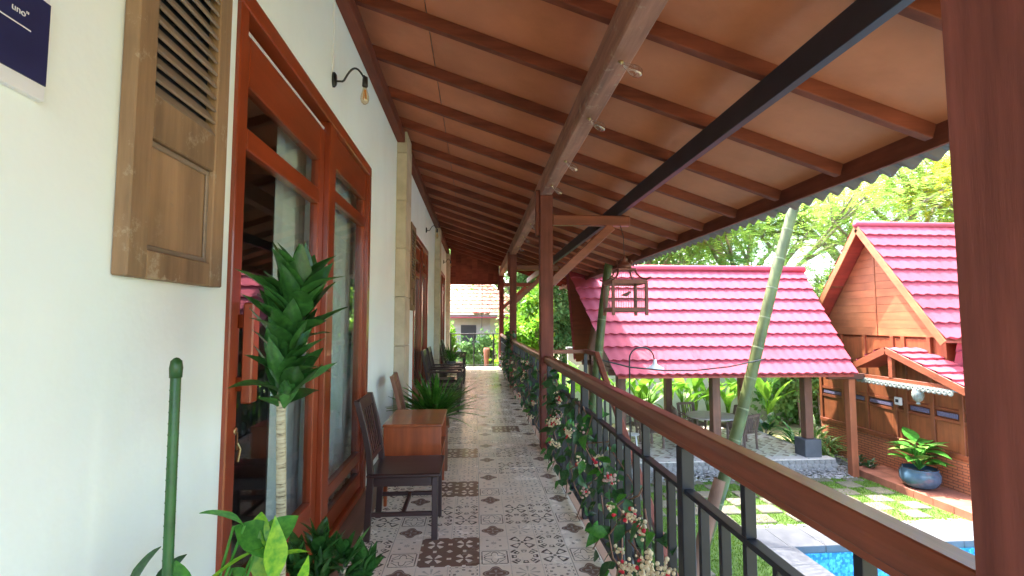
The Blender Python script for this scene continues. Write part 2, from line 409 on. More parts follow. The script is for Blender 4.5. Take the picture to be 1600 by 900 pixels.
def inst(name, me, root, M4):
    """shared-mesh child placed by a world matrix"""
    o = bpy.data.objects.new(name, me); col.objects.link(o); o.parent = root
    o.matrix_local = Matrix.Translation(-wloc(root)) @ M4
    return o
def frame(base, d, up=(0, 0, 1), s=1., roll=0):
    d = Vector(d).normalized(); u = Vector(up)
    if abs(d.dot(u.normalized())) > .98: u = Vector((.3, .9, .1))
    x = d.cross(u).normalized(); z = x.cross(d)
    m = Matrix((x, d, z)).transposed().to_4x4()
    return Matrix.Translation(base) @ m @ Matrix.Rotation(roll, 4, 'Y') @ Matrix.Diagonal((s, s, s, 1))
def leafmesh(name, mat, L=1, W=.3, n=6, curl=.3, fold=.15, peak=.4, wave=0, tip=1.):
    vs = []; fs = []
    for i in range(n+1):
        t = i/n
        wd = W/2*(math.sin(math.pi*min(1, t/peak*.5)) if t < peak else max(0, math.cos(math.pi/2*((t-peak)/(1-peak))**tip)))+.004*L
        z = -curl*L*t*t
        for sx in (-1, 0, 1):
            vs.append((sx*wd, L*t*(1-.25*curl*t), z+abs(sx)*fold*wd+(wave*L*math.sin(9*t+sx) if sx else 0)))
    for i in range(n):
        for j in (0, 1): fs.append((3*i+j, 3*i+j+1, 3*i+j+4, 3*i+j+3))
    me = bpy.data.meshes.new(name); me.from_pydata(vs, [], fs); me.materials.append(M[mat])
    me.polygons.foreach_set('use_smooth', [True]*len(me.polygons)); return me
def quadcloud(name, V, mat, root=None, per=4, smooth=False):
    """V: (n, per, 3) array of world-space polygons as one mesh"""
    V = np.asarray(V, dtype=np.float32); n = len(V); c = V.reshape(-1, 3).mean(0)
    me = bpy.data.meshes.new(name)
    me.vertices.add(n*per); me.vertices.foreach_set('co', (V-c).reshape(-1))
    me.loops.add(n*per); me.loops.foreach_set('vertex_index', np.arange(n*per, dtype=np.int32))
    me.polygons.add(n); me.polygons.foreach_set('loop_start', np.arange(0, n*per, per, dtype=np.int32))
    me.update(calc_edges=True); me.validate()
    for q in (mat if isinstance(mat, (list, tuple)) else [mat]): me.materials.append(M[q])
    return put(name, me, root, Vector([float(q) for q in c]))
def nrm(a): return a/(np.linalg.norm(a, axis=-1, keepdims=True)+1e-9)
def rvec(n): return nrm(rng.normal(size=(n, 3)))

# ================================================================== GROUND AND POOL
G = -2.1
PX0, PX1, PY0, PY1 = 5.1, 8.95, 1.0, 7.8
mb = MB(); S = 260
for x0, x1, y0, y1 in ((-S, PX0, -S, S), (PX1, S, -S, S), (PX0, PX1, -S, PY0), (PX0, PX1, PY1, S)):
    mb.add([(x0, y0, G), (x1, y0, G), (x1, y1, G), (x0, y1, G)], [(0, 1, 2, 3)])
tag(mb.build('ground', 'ground'), kind='structure')
mb = MB(); z1 = -2.9
mb.add([(PX0, PY0, z1), (PX1, PY0, z1), (PX1, PY1, z1), (PX0, PY1, z1)], [(0, 1, 2, 3)])
for (x0, y0), (x1, y1) in (((PX0, PY0), (PX1, PY0)), ((PX1, PY0), (PX1, PY1)), ((PX1, PY1), (PX0, PY1)), ((PX0, PY1), (PX0, PY0))):
    mb.add([(x0, y0, z1), (x1, y1, z1), (x1, y1, G+.01), (x0, y0, G+.01)], [(0, 1, 2, 3)])
tag(mb.build('pool_basin', 'pool'), kind='structure')
mb = MB(); zw = G-.06; k = 40
tag(mb.add([(PX0, PY0, zw), (PX1, PY0, zw), (PX1, PY1, zw), (PX0, PY1, zw)], [(0, 1, 2, 3)]).build('pool_water', 'water'), kind='structure')
cop = thing('pool_coping', None, None); tag(cop, kind='structure')
def slab(x0, x1, y0, y1, z, h, mat, root, name='slab', bev=.006):
    return B(x0, x1, y0, y1, z-h, z+random.uniform(0, .006)).build(name, mat, root, bev)
x = 4.45
while x < 9.0:
    slab(x+.004, min(x+.6, 9.0)-.004, PY1-.02, 8.5, G+.035, .12, 'cop', cop); x += .6
y = 1.
while y < PY1-.03:
    slab(4.45, PX0+.02, y+.004, min(y+.62, PY1-.026)-.004, G+.035, .12, 'cop', cop); y += .62
# a shallow dark pebble line between lawn and coping
def pebbles(name, x0, x1, y0, y1, z, n, r, mat, label, cat, fz=None):
    ic = [(0, 0, 1), (.9, 0, .3), (.28, .85, .3), (-.72, .53, .3), (-.72, -.53, .3), (.28, -.85, .3), (0, 0, -.5)]
    fc = [(0, 1, 2), (0, 2, 3), (0, 3, 4), (0, 4, 5), (0, 5, 1), (6, 2, 1), (6, 3, 2), (6, 4, 3), (6, 5, 4), (6, 1, 5)]
    ic = np.array(ic); T = []
    for i in range(n):
        s = r*random.uniform(.5, 1.3); a = random.uniform(0, 6.28); px, py = random.uniform(x0, x1), random.uniform(y0, y1)
        ro = np.array([[math.cos(a), -math.sin(a), 0], [math.sin(a), math.cos(a), 0], [0, 0, 1]])
        q = (ic*[s*random.uniform(.8, 1.5), s, s*.7])@ro.T+[px, py, (fz(px, py) if fz else z)]
        T += [q[list(f)] for f in fc]
    return tag(quadcloud(name, T, mat, None, 3), label, cat, kind='stuff')
pebbles('pebble_strip', 4.4, 9.0, 8.52, 8.66, G+.01, 420, .03, 'stone', 'narrow strip of dark pebbles between lawn and pool coping', 'pebbles')
# terracotta platform in front of the timber house
ter = thing('terrace', None, None); tag(ter, kind='structure')
y = 4.6
while y < 11.3:
    xs = 9.04
    while xs < 9.9:
        slab(xs+.003, min(xs+.43, 9.9)-.003, y+.003, y+.427, -1.95, .20, 'terra', ter, 'tile', .004); xs += .43
    y += .43
# lawn pavers
pav = thing('stepping_stones', None, None); tag(pav, kind='structure')
pm = B(-.20, .20, -.20, .20, -.05, .028).mesh('paver', 'paver', .015)
j = 0; y = 8.95
while y < 11.1:
    xs = 3.0+(.38 if j % 2 else 0)
    while xs < 8.9:
        put('paver', pm, pav, (xs+random.uniform(-.02, .02), y+random.uniform(-.02, .02), G+random.uniform(-.006, .008)), (0, 0, random.uniform(-.05, .05)), (random.uniform(.93, 1.06), random.uniform(.9, 1.02), 1)); xs += .76
    y += .42; j += 1
for i in range(6): put('paver', pm, pav, (3.2+.12*math.sin(i), 5.4+.6*i, G), (0, 0, .1*i))
lw = MB()
for x0, x1, y0, y1 in ((1.0, 4.44, 3.5, 11.2), (4.44, 9.03, 8.5, 11.2)): lw.add([(x0, y0, G+.004), (x1, y0, G+.004), (x1, y1, G+.004), (x0, y1, G+.004)], [(0, 1, 2, 3)])
tag(lw.build('lawn', plain('turf', (.07, .13, .02), .95, .3, 5, .4, .02, rnd=0)), kind='structure')
# grass
n = 70000
px = rng.uniform(1.4, 9.0, n); py = rng.uniform(4.2, 11.2, n)
ok = ~((px > 4.44) & (py < 8.66)); px, py = px[ok], py[ok]; n = len(px)
hh = rng.uniform(.02, .055, n); an = rng.uniform(0, 6.28, n); ln = rng.normal(0, .02, (n, 2))
Vq = np.zeros((n, 3, 3)); Vq[:, 0] = np.stack([px-.008*np.cos(an), py-.008*np.sin(an), np.full(n, G)], 1)
Vq[:, 1] = np.stack([px+.008*np.cos(an), py+.008*np.sin(an), np.full(n, G)], 1)
Vq[:, 2] = np.stack([px+ln[:, 0], py+ln[:, 1], G+hh], 1)
tag(quadcloud('lawn_grass', Vq, 'grass', None, 3), 'short bright green lawn growing between the pavers', 'grass', kind='stuff')

# ================================================================== VERANDA FLOOR
fl = thing('veranda_floor', None, None); tag(fl, kind='structure')
B(-1.03, .93, -2.5, 17.05, -.22, -.012).build('slab', 'conc', fl)
B(-1.02, -.835, -2.5, 17.0, -.011, .0).build('wood_look_strip', 'strip', fl)
B(.833, .925, -2.5, 17.0, -.011, .0).build('edge_strip', 'peach', fl)
def tmesh(x0, x1, v): return B(x0, x1, -.3085, .3085, -.011, .0).mesh('tile', TM[v], .0015)
cm = {}
for ci, (cx, a, b_) in enumerate(((-.87, .04, .2985), (-.27, -.2985, .2985), (.33, -.2985, .2985), (.93, -.2985, -.1))):
    for v in range(3): cm[ci, v] = tmesh(a, b_, v)
brown = {(1, 1), (1, 3), (1, 5), (2, 7), (0, 9), (1, 12), (2, 15), (0, -3)}
for k in range(-9, 22):
    for ci, cx in enumerate((-.87, -.27, .33, .93)):
        v = 1 if (ci, k) in brown else (2 if random.random() < .22 and k > 1 else 0)
        # rows: the medallion row of tile k lies at y = 3.13 + .62 k + .2
        put('tile', cm[ci, v], fl, (cx, 3.13-.207+.62*k, 0))
V = []
for i in range(90):
    px_ = random.choice((random.gauss(.70, .10), random.uniform(-.7, .8))); py2 = random.uniform(2.6, 11); L_ = random.uniform(.008, .028); a_ = random.uniform(0, 6.28)
    px_ = min(.80, px_); d_ = np.array([math.cos(a_), math.sin(a_), random.uniform(0, .25)]); q_ = np.array([-math.sin(a_), math.cos(a_), random.uniform(-.2, .3)]); o_ = np.array([px_, py2, .003])
    V.append([o_, o_+d_*L_*.5+q_*L_*.3, o_+d_*L_, o_+d_*L_*.5-q_*L_*.2])
tag(quadcloud('leaf_litter', V, 'sheath'), 'scattered dry leaf litter on the veranda tiles', 'leaf litter', kind='stuff')
# foundation wall below
tag(B(-1.03, .90, -2.5, 17.0, G, -.221).build('foundation_wall', 'found'), 'plain plastered foundation under the veranda floor', 'wall')

# ================================================================== HOUSE WALL, DOORS
hw = thing('house_wall', 'long white plastered house wall with stone pillars along the veranda', 'wall', (-1.1, 7, 0))
DO = [(2.10, 4.72), (8.1, 10.35), (13.7, 15.9)]; ZT = 3.0
ys = [-2.5]+[q for d in DO for q in d]+[17.2]
mb = MB()
for i in range(0, len(ys), 2): mb.box(-1.17, -1.03, ys[i], ys[i+1], 0, 4.1)
mb2 = MB()
for a, b_ in DO: mb.box(-1.17, -1.03, a, b_, ZT, 4.1)
mb.build('wall', 'wall', hw)
for py in (6.27, 12.1, 16.75):
    z = 0
    while z < 3.86:
        h = min(.62, 3.86-z); B(-1.029, -.90, py, py+.46, z+.003, z+h-.003).build('pillar_block', 'stone_pillar', hw, .004); z += .62
B(-1.026, -.905, 6.275, 6.725, 3.86, 4.0).build('pillar_head', 'stone_pillar', hw)
# dim rooms behind
rm = thing('rooms', None, None); tag(rm, kind='structure')
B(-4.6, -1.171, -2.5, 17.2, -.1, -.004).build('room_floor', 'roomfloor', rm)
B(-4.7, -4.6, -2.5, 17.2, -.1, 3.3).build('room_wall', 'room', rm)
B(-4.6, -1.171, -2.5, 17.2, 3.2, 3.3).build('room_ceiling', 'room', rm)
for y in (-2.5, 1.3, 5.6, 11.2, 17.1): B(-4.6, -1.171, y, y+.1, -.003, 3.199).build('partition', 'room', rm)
B(-1.6, -1.171, 16.7, 17.2, 0, 4.1).build('wall_end', 'wall', rm)

def door(y0, y1, lab, near):
    d = thing('glass_door', lab, 'door', (-1.06, (y0+y1)/2, 0), 'varnished glass doors')
    xo, xi = -1.010, -1.13
    def st(n, a, b_, z0, z1, x0=xi, x1=xo, m='door', par=d): return B(x0, x1, a, b_, z0, z1).build(n, m, par, .005)
    ym = y0+(y1-y0)*.485
    st('jamb', y0, y0+.07, 0, 2.93); st('jamb', y1-.09, y1, 0, 2.93); st('mullion', ym+.02, ym+.17, 0, 2.93)
    st('head', y0, y1, 2.931, 3.02, m='doory')
    st('threshold', y0+.071, y1-.091, 0, .05, m='doory')
    # leaf
    a, b_ = y0+.075, ym+.012
    lf = st('door_leaf', a, a+.085, .055, 2.86, -1.10, -1.045)
    st('stile', b_-.10, b_, .055, 2.86, -1.10, -1.045, 'door', lf)
    for z0, z1 in ((2.62, 2.86), (2.33, 2.43), (.055, .40)): st('rail', a+.086, b_-.101, z0, z1, -1.10, -1.043, 'doory', lf)
    for z0, z1 in ((2.43, 2.62), (.40, 2.33)):
        MB().box(-1.076, -1.070, a+.08, b_-.095, z0-.005, z1+.005).build('pane', 'glass', lf)
    st('draught_strip', b_+.001, b_+.007, .06, 2.86, -1.09, -1.05, 'conc')
    st('light_strip', a, b_, 2.868, 2.885, -1.10, -1.048, 'greytop')
    # fixed light
    a, b_ = ym+.171, y1-.091
    fx = st('fixed_frame', a, b_, 2.68, 2.93, -1.10, -1.045, 'doory')
    for z0, z1 in ((2.43, 2.52), (.29, .38), (.055, .19)): st('rail', a, b_, z0, z1, -1.10, -1.043, 'doory', fx)
    st('stile', b_-.04, b_, .19, 2.68, -1.098, -1.046, 'door', fx)
    for z0, z1 in ((2.52, 2.68), (.38, 2.43), (.19, .29)):
        MB().box(-1.076, -1.070, a+.001, b_-.041, z0, z1).build('pane', 'glass', fx)
    if near:
        h = B(-1.0, -.955, y0+.085, y0+.15, 1.20, 1.63).build('pull_handle', 'door', lf, .006)
        for z in (1.28, 1.55): B(-1.043, -1.001, y0+.1, y0+.135, z-.03, z+.03).build('handle_mount', 'door', lf, .003)
        lk = MB().lathe([(.016, 0), (.016, .02), (.012, .022)], 12, (0, 0, 0))
        o = put('lock', lk.mesh('lock', 'brass', 0, True), lf, (-1.045, y0+.115, 1.08), (0, R(90), 0))
        MB().box(-1.02, -1.016, y0+.112, y0+.118, 1.0, 1.075).tube([(-1.018, y0+.115, 1.03), (-1.012, y0+.13, 1.0), (-1.016, y0+.12, .95)], .006, 5).build('key', 'brass', lf)
    return d
door(*DO[0], 'tall varnished glass door with wooden pull handle behind the tall dracaena', True)
door(*DO[1], 'varnished glass door beside the hanging louvred shutter and dark armchairs', False)
door(*DO[2], 'varnished glass door next to the gable board at the veranda end', False)
def curtain(y0, y1, lab):
    mb = MB(); n = 90; vs = []; fs = []
    for i in range(n+1):
        y = y0+(y1-y0)*i/n; xx = -1.23+.035*math.sin(i*.75)+.018*math.sin(i*1.9+1)
        for z in (.06, 1.0, 2.0, 2.98): vs.append((xx+.006*math.sin(z*2+i*.3), y, z))
    fs = [(4*i+j, 4*i+4+j, 4*i+5+j, 4*i+1+j) for i in range(n) for j in range(3)]
    return tag(mb.add(vs, fs).build('curtain', 'curtain', None, 0, True), lab, 'curtain', 'white curtains behind the doors')
curtain(3.02, 5.0, 'white gathered curtain behind the glass door with the pull handle')
curtain(8.9, 9.9, 'white gathered curtain behind the door beside the armchairs')

# ================================================================== ROOF
def zr(x): return 3.98-.3325*(x+.95)      # underside of the rafters
rf = thing('veranda_roof', 'sloping veranda roof with brown fibre boards, dark rafters and wavy eave', 'roof', (0.9, 7, 2.6))
sl = math.atan(.3325)
ry = [2.86+.795*k for k in range(-7, 18)]
for y in ry:
    MB().bar((-1.0, y, zr(-1.0)+.055), (2.9, y, zr(2.9)+.055), .062, .10).build('rafter', 'rafter', rf, .004)
# fibre boards between
xs = [-1.03, -.39, .87, 2.92]
for i in range(len(ry)-1):
    for j in range(3):
        a, b_ = xs[j]+.004, xs[j+1]-.004; y0, y1 = ry[i]+.003, ry[i+1]-.003
        dz = random.uniform(0, .004)
        MB().poly([(a, y0, zr(a)+.107+dz), (b_, y0, zr(b_)+.107+dz), (b_, y1, zr(b_)+.107), (a, y1, zr(a)+.107)], (0, 0, .008)).build('ceiling_board', 'board', rf)
B(-1.029, -.93, -2.4, 17.0, 3.86, 3.995).build('wall_plate', 'beam', rf, .006)
MB().box(.795, .945, -2.4, 17.1, 3.13, zr(.945)+.008).build('purlin_log', 'log', rf, .012)
B(1.77, 1.83, -2.4, 17.1, 2.89, zr(1.83)+.0).build('steel_beam', 'steel2', rf, .003)
MB().bar((2.935, -2.4, zr(2.93)+.045), (2.935, 17.1, zr(2.93)+.045), .03, .15).build('fascia', 'beam', rf, .004)
# wavy metal sheet
vs = []; fs = []; n = 19*40; X0, X1 = -5.0, 3.22
for i in range(n+1):
    y = -2.3+19.5*i/n
    for xx, of in ((X0, .155), (2.9, .155), (X1, .10)):
        for dz in (0, .006): vs.append((xx, y, zr(xx)+of+.027*math.cos(2*math.pi*y/.19)+dz))
for i in range(n):
    a = 6*i; b_ = a+6
    fs += [(a, a+2, b_+2, b_), (a+2, a+4, b_+4, b_+2), (a+1, b_+1, b_+3, a+3), (a+3, b_+3, b_+5, a+5), (a+4, a+5, b_+5, b_+4)]
MB().add(vs, fs).build('roof_sheet', plain('weathered_sheet', (.17, .13, .12), .6, .15, 3, .1), rf)
MB().poly([(-9.2, -2.4, zr(X0)-1.35), (X0, -2.4, zr(X0)+.16), (X0, -2.4, zr(X0)+.18), (-9.2, -2.4, zr(X0)-1.33)], (0, 19.6, 0)).build('rear_slope', 'roof', rf)
# hanging gable board at the far end
gb = thing('gable_board', 'dark red boarded bulkhead closing the far end of the veranda roof', 'gable', (0, 17.03, 2.85))
for i in range(9):
    x0 = -.90+.187*i; x1 = min(x0+.187, .788)
    MB().poly([(x0, 17.0, 2.83), (x1, 17.0, 2.83), (x1, 17.0, zr(x1)+.10), (x0, 17.0, zr(x0)+.10)], (0, .035, 0)).build('board', 'rafter', gb, .003)
B(-.905, .788, 16.97, 16.999, 2.82, 2.93).build('lower_trim', 'beam', gb, .004)

# ================================================================== POSTS
def post(y, lab):
    p = thing('veranda_post', lab, 'post', (.87, y, 0), 'red brown veranda posts')
    B(.79, .95, y-.08, y+.08, 0, 3.129).build('post', 'post', p, .008)
    B(.74, .789, y-.05, y+.05, 2.62, 3.20).build('side_cheek', 'post', p, .006)
    B(.951, 1.95, y-.045, y+.045, 2.76, 2.889).build('bracket_arm', 'railx', p, .012)
    MB().bar((.93, y, 2.02), (1.72, y, 2.76), .075, .11).build('brace', 'railx', p, .008)
    return p
post(.675, 'red brown post beside the pool end of the handrail')
post(6.07, 'red brown post with bracket arm beside the hanging bird cage')
post(11.57, 'red brown post wrapped in leafy vine, between two others')
post(16.95, 'red brown post at the gable board end of the veranda')

# ================================================================== RAILINGS
def railing(y0, y1, lab, full=True):
    r = thing('veranda_railing', lab, 'railing', (.87, (y0+y1)/2, 0), 'wood topped steel railings between the posts')
    MB().add([(.825, y0, 1.06), (.915, y0, 1.06), (.915, y0, 1.10), (.90, y0, 1.13), (.84, y0, 1.13), (.825, y0, 1.10),
              (.825, y1, 1.06), (.915, y1, 1.06), (.915, y1, 1.10), (.90, y1, 1.13), (.84, y1, 1.13), (.825, y1, 1.10)],
             [(0, 1, 2, 3, 4, 5), (11, 10, 9, 8, 7, 6)]+[(i, (i+1) % 6, 6+(i+1) % 6, 6+i) for i in range(6)]).build('handrail', 'rail', r, .004)
    B(.845, .895, y0, y1, 1.03, 1.059).build('under_rail', 'rail', r, .003)
    B(.850, .890, y0, y1, .845, .865).build('mid_rail', 'steel', r, .002)
    B(.850, .890, y0, y1, .06, .085).build('bottom_rail', 'steel', r, .002)
    bl = B(-.017, .017, -.012, .012, .086, .844).mesh('baluster', 'steel', .001)
    bu = B(-.018, .018, -.014, .014, .866, 1.029).mesh('short_baluster', 'steel', .001)
    bp = B(-.027, .027, -.027, .027, .001, 1.029).mesh('rail_post', 'steel', .003)
    n = int(round((y1-y0)/.157)); st = (y1-y0)/n
    for k in range(1, n):
        y = y0+st*k
        if k % 12 == 8: put('rail_post', bp, r, (.87, y, 0))
        else:
            put('baluster', bl, r, (.87, y, 0))
            if k % 12 in (2, 5, 11): put('short_baluster', bu, r, (.87, y, 0))
railing(.756, 5.989, 'steel railing with wooden handrail overlooking the swimming pool')
railing(6.151, 11.489, 'steel railing with wooden handrail between vine post and cage post')
railing(11.651, 16.869, 'steel railing with wooden handrail running to the gable board')
er = thing('end_railing', 'thin black metal railing closing the end of the veranda', 'railing', (0, 16.9, 0))
MB().tube([(-.9, 16.9, 1.12), (.79, 16.9, 1.12)], .02, 8).build('top_bar', 'black', er)
MB().tube([(-.9, 16.9, .06), (.79, 16.9, .06)], .012, 8).build('low_bar', 'black', er)
for x in (-.86, -.07, .60): MB().tube([(x, 16.9, 0), (x, 16.9, 1.11)], .022, 8).build('upright', 'black', er)
tag(MB().tube([(.20, 17.4, 4.2), (.205, 17.4, 2.5), (.2, 17.4, 1.3)], .012, 6).build('overhead_cable', 'cable'), 'thin dark cable running upright beyond the end railing', 'cable')
# stair with timber rail outside the railing
st = thing('garden_stair', 'outdoor stair with angled timber handrail going down to the garden', 'stair', (1.35, 6, G))
B(.951, 1.68, 6.6, 7.6, -.16, -.02).build('landing', 'conc', st)
for i in range(10):
    B(.951, 1.68, 6.59-.29*(i+1), 6.6-.29*i, -.20-.19*i-.05, -.20-.19*i).build('tread', 'conc', st, .005)
MB().bar((1.70, 6.6, -.15), (1.70, 3.7, -2.05), .05, .2).build('stringer', 'steel', st)
MB().bar((.96, 7.58, 1.08), (1.70, 7.58, 1.08), .06, .06).build('top_rail', 'railx', st, .005)
MB().bar((1.70, 7.6, 1.085), (1.70, 6.85, 1.085), .06, .06).build('top_rail', 'rail', st, .005)
MB().bar((1.70, 6.87, 1.10), (1.70, 3.75, -.95), .07, .06).build('sloping_rail', 'rail', st, .005)
for i in range(12):
    y = 6.7-.26*i; zt = 1.10-(6.87-y)*.657-.04; zb = -.15-(6.6-y)*.655
    B(1.688, 1.712, y-.012, y+.012, zb, zt).build('baluster', 'steel', st)
B(1.675, 1.725, 7.55, 7.6, -.16, 1.05).build('newel', 'steel', st)

# ================================================================== THINGS ON THE WALL
sh_ = thing('louvred_shutter', 'old worn teak shutter with louvres above a panel, beside navy sign', 'shutter', (-1.0, 1.71, 1.68))
def shutter(root, y0, y1, z0, z1, zl, dep=.045):
    xo = -1.029+dep
    for a, b_ in ((y0, y0+.085), (y1-.085, y1)): B(-1.029, xo, a, b_, z0, z1).build('stile', 'shut', root, .004)
    for a, b_ in ((z0, z0+.085), (zl-.14, zl), (z1-.09, z1)): B(-1.028, xo-.002, y0+.086, y1-.086, a, b_).build('rail', 'shut', root, .004)
    a, b_, c, d = y0+.086, y1-.086, z0+.086, zl-.141
    B(-1.028, -1.010, a, b_, c, d).build('panel', 'shutp', root)
    x1 = -1.009
    fr = MB().box(x1, x1+.008, a, a+.018, c, d).box(x1, x1+.008, b_-.018, b_, c, d).box(x1, x1+.008, a+.0181, b_-.0181, c, c+.018).box(x1, x1+.008, a+.0181, b_-.0181, d-.018, d)
    fr.build('panel_moulding', 'shuty', root, .003)
    z = zl+.02
    lm = B(-.029, .029, -(b_-a)/2+.001, (b_-a)/2-.001, -.005, .005).mesh('louvre', 'shuty', .002)
    while z < z1-.1: put('louvre', lm, root, (-1.004, (a+b_)/2, z), (0, R(56), 0)); z += .047
    B(-1.028, -1.024, a, b_, zl, z1-.09).build('backing', 'dark', root)
shutter(sh_, 1.45, 1.97, 1.68, 2.95, 2.25)
s2 = thing('louvred_shutter', 'slim brown louvred shutter hung beside the second glass door', 'shutter', (-1.0, 7.7, 1.7))
shutter(s2, 7.42, 7.98, 1.72, 3.06, 2.2, .05)
sg = thing('wall_sign', 'navy blue printed sign with white border beside the teak shutter', 'sign', (-1.02, .97, 2.07))
B(-1.029, -1.012, .72, 1.192, 2.062, 2.315).build('backing', 'white', sg, .002)
B(-1.0118, -1.009, .725, 1.190, 2.098, 2.296).build('print', 'navy', sg)
def text(s, size, loc, root, name, mat, ext=.0005):
    c = bpy.data.curves.new('t', 'FONT'); c.body = s; c.size = size; c.extrude = ext; c.align_x = 'RIGHT'
    o = bpy.data.objects.new('t', c); col.objects.link(o)
    bpy.context.view_layer.update()
    me = bpy.data.meshes.new_from_object(o.evaluated_get(bpy.context.evaluated_depsgraph_get())); bpy.data.objects.remove(o)
    me.materials.append(M[mat]); p = put(name, me, root, loc, (R(90), 0, R(90))); return p
text('uno"', .022, (-1.0082, 1.136, 2.228), sg, 'lettering', 'white')
B(-1.0088, -1.0082, .9, 1.143, 2.203, 2.206).build('underline', 'white', sg)

def bulbmesh(mat): return MB().lathe([(.012, 0), (.014, -.012), (.022, -.045), (.030, -.075), (.031, -.095), (.024, -.118), (.010, -.131), (.0, -.134)], 14).mesh('bulb', mat, 0, True)
BA = bulbmesh('bulb'); BC = bulbmesh('bulbc')
FI = MB()
for q in range(5):
    a = q*2*math.pi/5; FI.tube([(.006*math.cos(a), .006*math.sin(a), -.02), (.013*math.cos(a), .013*math.sin(a), -.09)], .0022, 5)
FI = FI.mesh('filament', 'fil')
def walllamp(y, z, lab):
    l = thing('wall_lamp', lab, 'lamp', (-1.03, y, z), 'black swan neck wall lamps')
    vs = MB().lathe([(.0, 0), (.042, 0), (.042, .014), (.03, .026), (.0, .028)], 18)
    o = put('back_plate', vs.mesh('back_plate', 'black', 0, True), l, (-1.029, y, z), (0, R(90), 0), (1.35, .62, 1))
    pts = []
    for i in range(19):
        t = i/18; xx = -1.01+.215*t
        zz = z-.01+(.10*math.sin(math.pi*(t*1.35-.35)) if t > .26 else -.0)
        if t > .9: xx = -1.01+.215*.9+.02*(t-.9)/.1*.7; zz = z+.05-.3*(t-.9)
        pts.append((xx, y, zz))
    MB().tube(pts, .0075, 8).build('arm', 'black', l, 0, True)
    e = Vector(pts[-1])
    MB().lathe([(.011, .02), (.019, .015), (.021, -.05), (.017, -.055)], 14, (e.x, e.y, e.z-.01)).build('socket', 'black', l, 0, True)
    b = put('bulb', BA, l, (e.x, e.y, e.z-.062)); put('filament', FI, b, (e.x, e.y, e.z-.065))
    MB().tube([(-1.024, y-.02, z+.05), (-1.0245, y-.016, z+.3), (-1.0245, y-.02, 3.86)], .006, 5).build('cable', 'white', l)
walllamp(3.47, 3.27, 'black swan neck wall lamp above the door behind the dracaena')
walllamp(9.95, 3.40, 'black swan neck wall lamp above the door beside the armchairs')
walllamp(15.3, 3.40, 'small black swan neck wall lamp above the farthest door')
# string of bulbs along the log
ls = [2.0, 2.82, 3.66, 4.68, 5.56, 6.7, 7.8, 9.0, 10.2]
for i, y in enumerate(ls):
    b = thing('string_bulb', 'clear glass bulb screwed to the weathered roof log', 'bulb', (.87, y, 3.128), 'clear bulbs along the roof log')
    put('bulb', BC, b, (.885, y, 3.108), (R(-28), R(-42), 0), 1.12); put('socket', MB().lathe([(.016, .03), (.018, -.005), (.014, -.008)], 10).mesh('socket', 'brass', 0, True), b, (.875, y, 3.12), (R(-28), R(-42), 0), .7)

# ================================================================== BIRD CAGE
bc = thing('bird_cage', 'small pagoda roofed wooden bird cage hanging from the bracket arm', 'bird cage', (1.81, 5.86, 1.66))
cx, cy = 1.81, 5.86; hw_ = .20
def cb(p, q, w=.02, n='bar', m='rafter'): return MB().bar(p, q, w, w, (0.01, .02, 1) if abs(p[2]-q[2]) < .01 else (1, 0, 0)).build(n, m, bc)
for sx in (-1, 1):
    for sy in (-1, 1): cb((cx+sx*hw_, cy+sy*hw_, 1.62), (cx+sx*hw_, cy+sy*hw_, 2.03), .032, 'corner_post', 'cage')
for z, hgt in ((1.69, .05), (2.02, .05)):
    for s_ in (-1, 1):
        B(cx-hw_, cx+hw_, cy+s_*hw_-.01, cy+s_*hw_+.01, z-hgt/2, z+hgt/2).build('ring_rail', 'cage', bc, .002)
        B(cx+s_*hw_-.01, cx+s_*hw_+.01, cy-hw_+.011, cy+hw_-.011, z-hgt/2, z+hgt/2).build('ring_rail', 'cage', bc, .002)
B(cx-hw_+.011, cx+hw_-.011, cy-hw_+.011, cy+hw_-.011, 1.668, 1.68).build('floor', 'cage', bc)
wr = MB()
for i in range(1, 13):
    o = -hw_+2*hw_*i/13
    for s_ in (-1, 1):
        wr.tube([(cx+o, cy+s_*hw_, 1.71), (cx+o, cy+s_*hw_, 2.0)], 0.0022, 4, False).tube([(cx+s_*hw_, cy+o, 1.71), (cx+s_*hw_, cy+o, 2.0)], 0.0022, 4, False)
wr.build('wire_bars', 'greywood', bc)
vs = []
prof = [(.20, 2.045), (.15, 2.075), (.115, 2.12), (.10, 2.17)]
ribs = MB(); wv = MB()
for sx in (-1, 1):
    for sy in (-1, 1):
        ribs.tube([(cx+sx*(.235), cy+sy*.235, 2.065)]+[(cx+sx*r_, cy+sy*r_, z) for r_, z in prof], .011, 6)
        MB().lathe([(0, -.014), (.014, 0), (0, .014)], 8, (cx+sx*.24, cy+sy*.24, 2.068)).build('eave_knob', 'cage', bc, 0, True)
ribs.build('roof_ribs', 'cage', bc)
for i in range(1, 10):
    o = -1+2*i/10
    for s_ in (-1, 1):
        wv.tube([(cx+o*r_, cy+s_*r_, z) for r_, z in prof], .0015, 4, False).tube([(cx+s_*r_, cy+o*r_, z) for r_, z in prof], .0015, 4, False)
wv.build('roof_wires', 'greywood', bc)
B(cx-.11, cx+.11, cy-.11, cy+.11, 2.165, 2.19).build('roof_collar', 'cage', bc, .003)
MB().lathe([(.085, 2.19), (.09, 2.23), (.06, 2.26), (.035, 2.29), (.045, 2.305), (.02, 2.33), (.012, 2.36), (0, 2.37)], 12, (cx, cy, 0)).build('finial', 'cage', bc, 0, True)
for sx in (-1, 1): MB().tube([(cx+sx*.06, cy, 2.22), (cx+sx*.10, cy, 2.26), (cx+sx*.085, cy, 2.30)], .009, 6).build('scroll', 'cage', bc)
MB().tube([(cx, cy, 2.36), (cx, cy+.02, 2.6), (cx, 6.02, 2.77)], .004, 6).build('hook', 'black', bc)
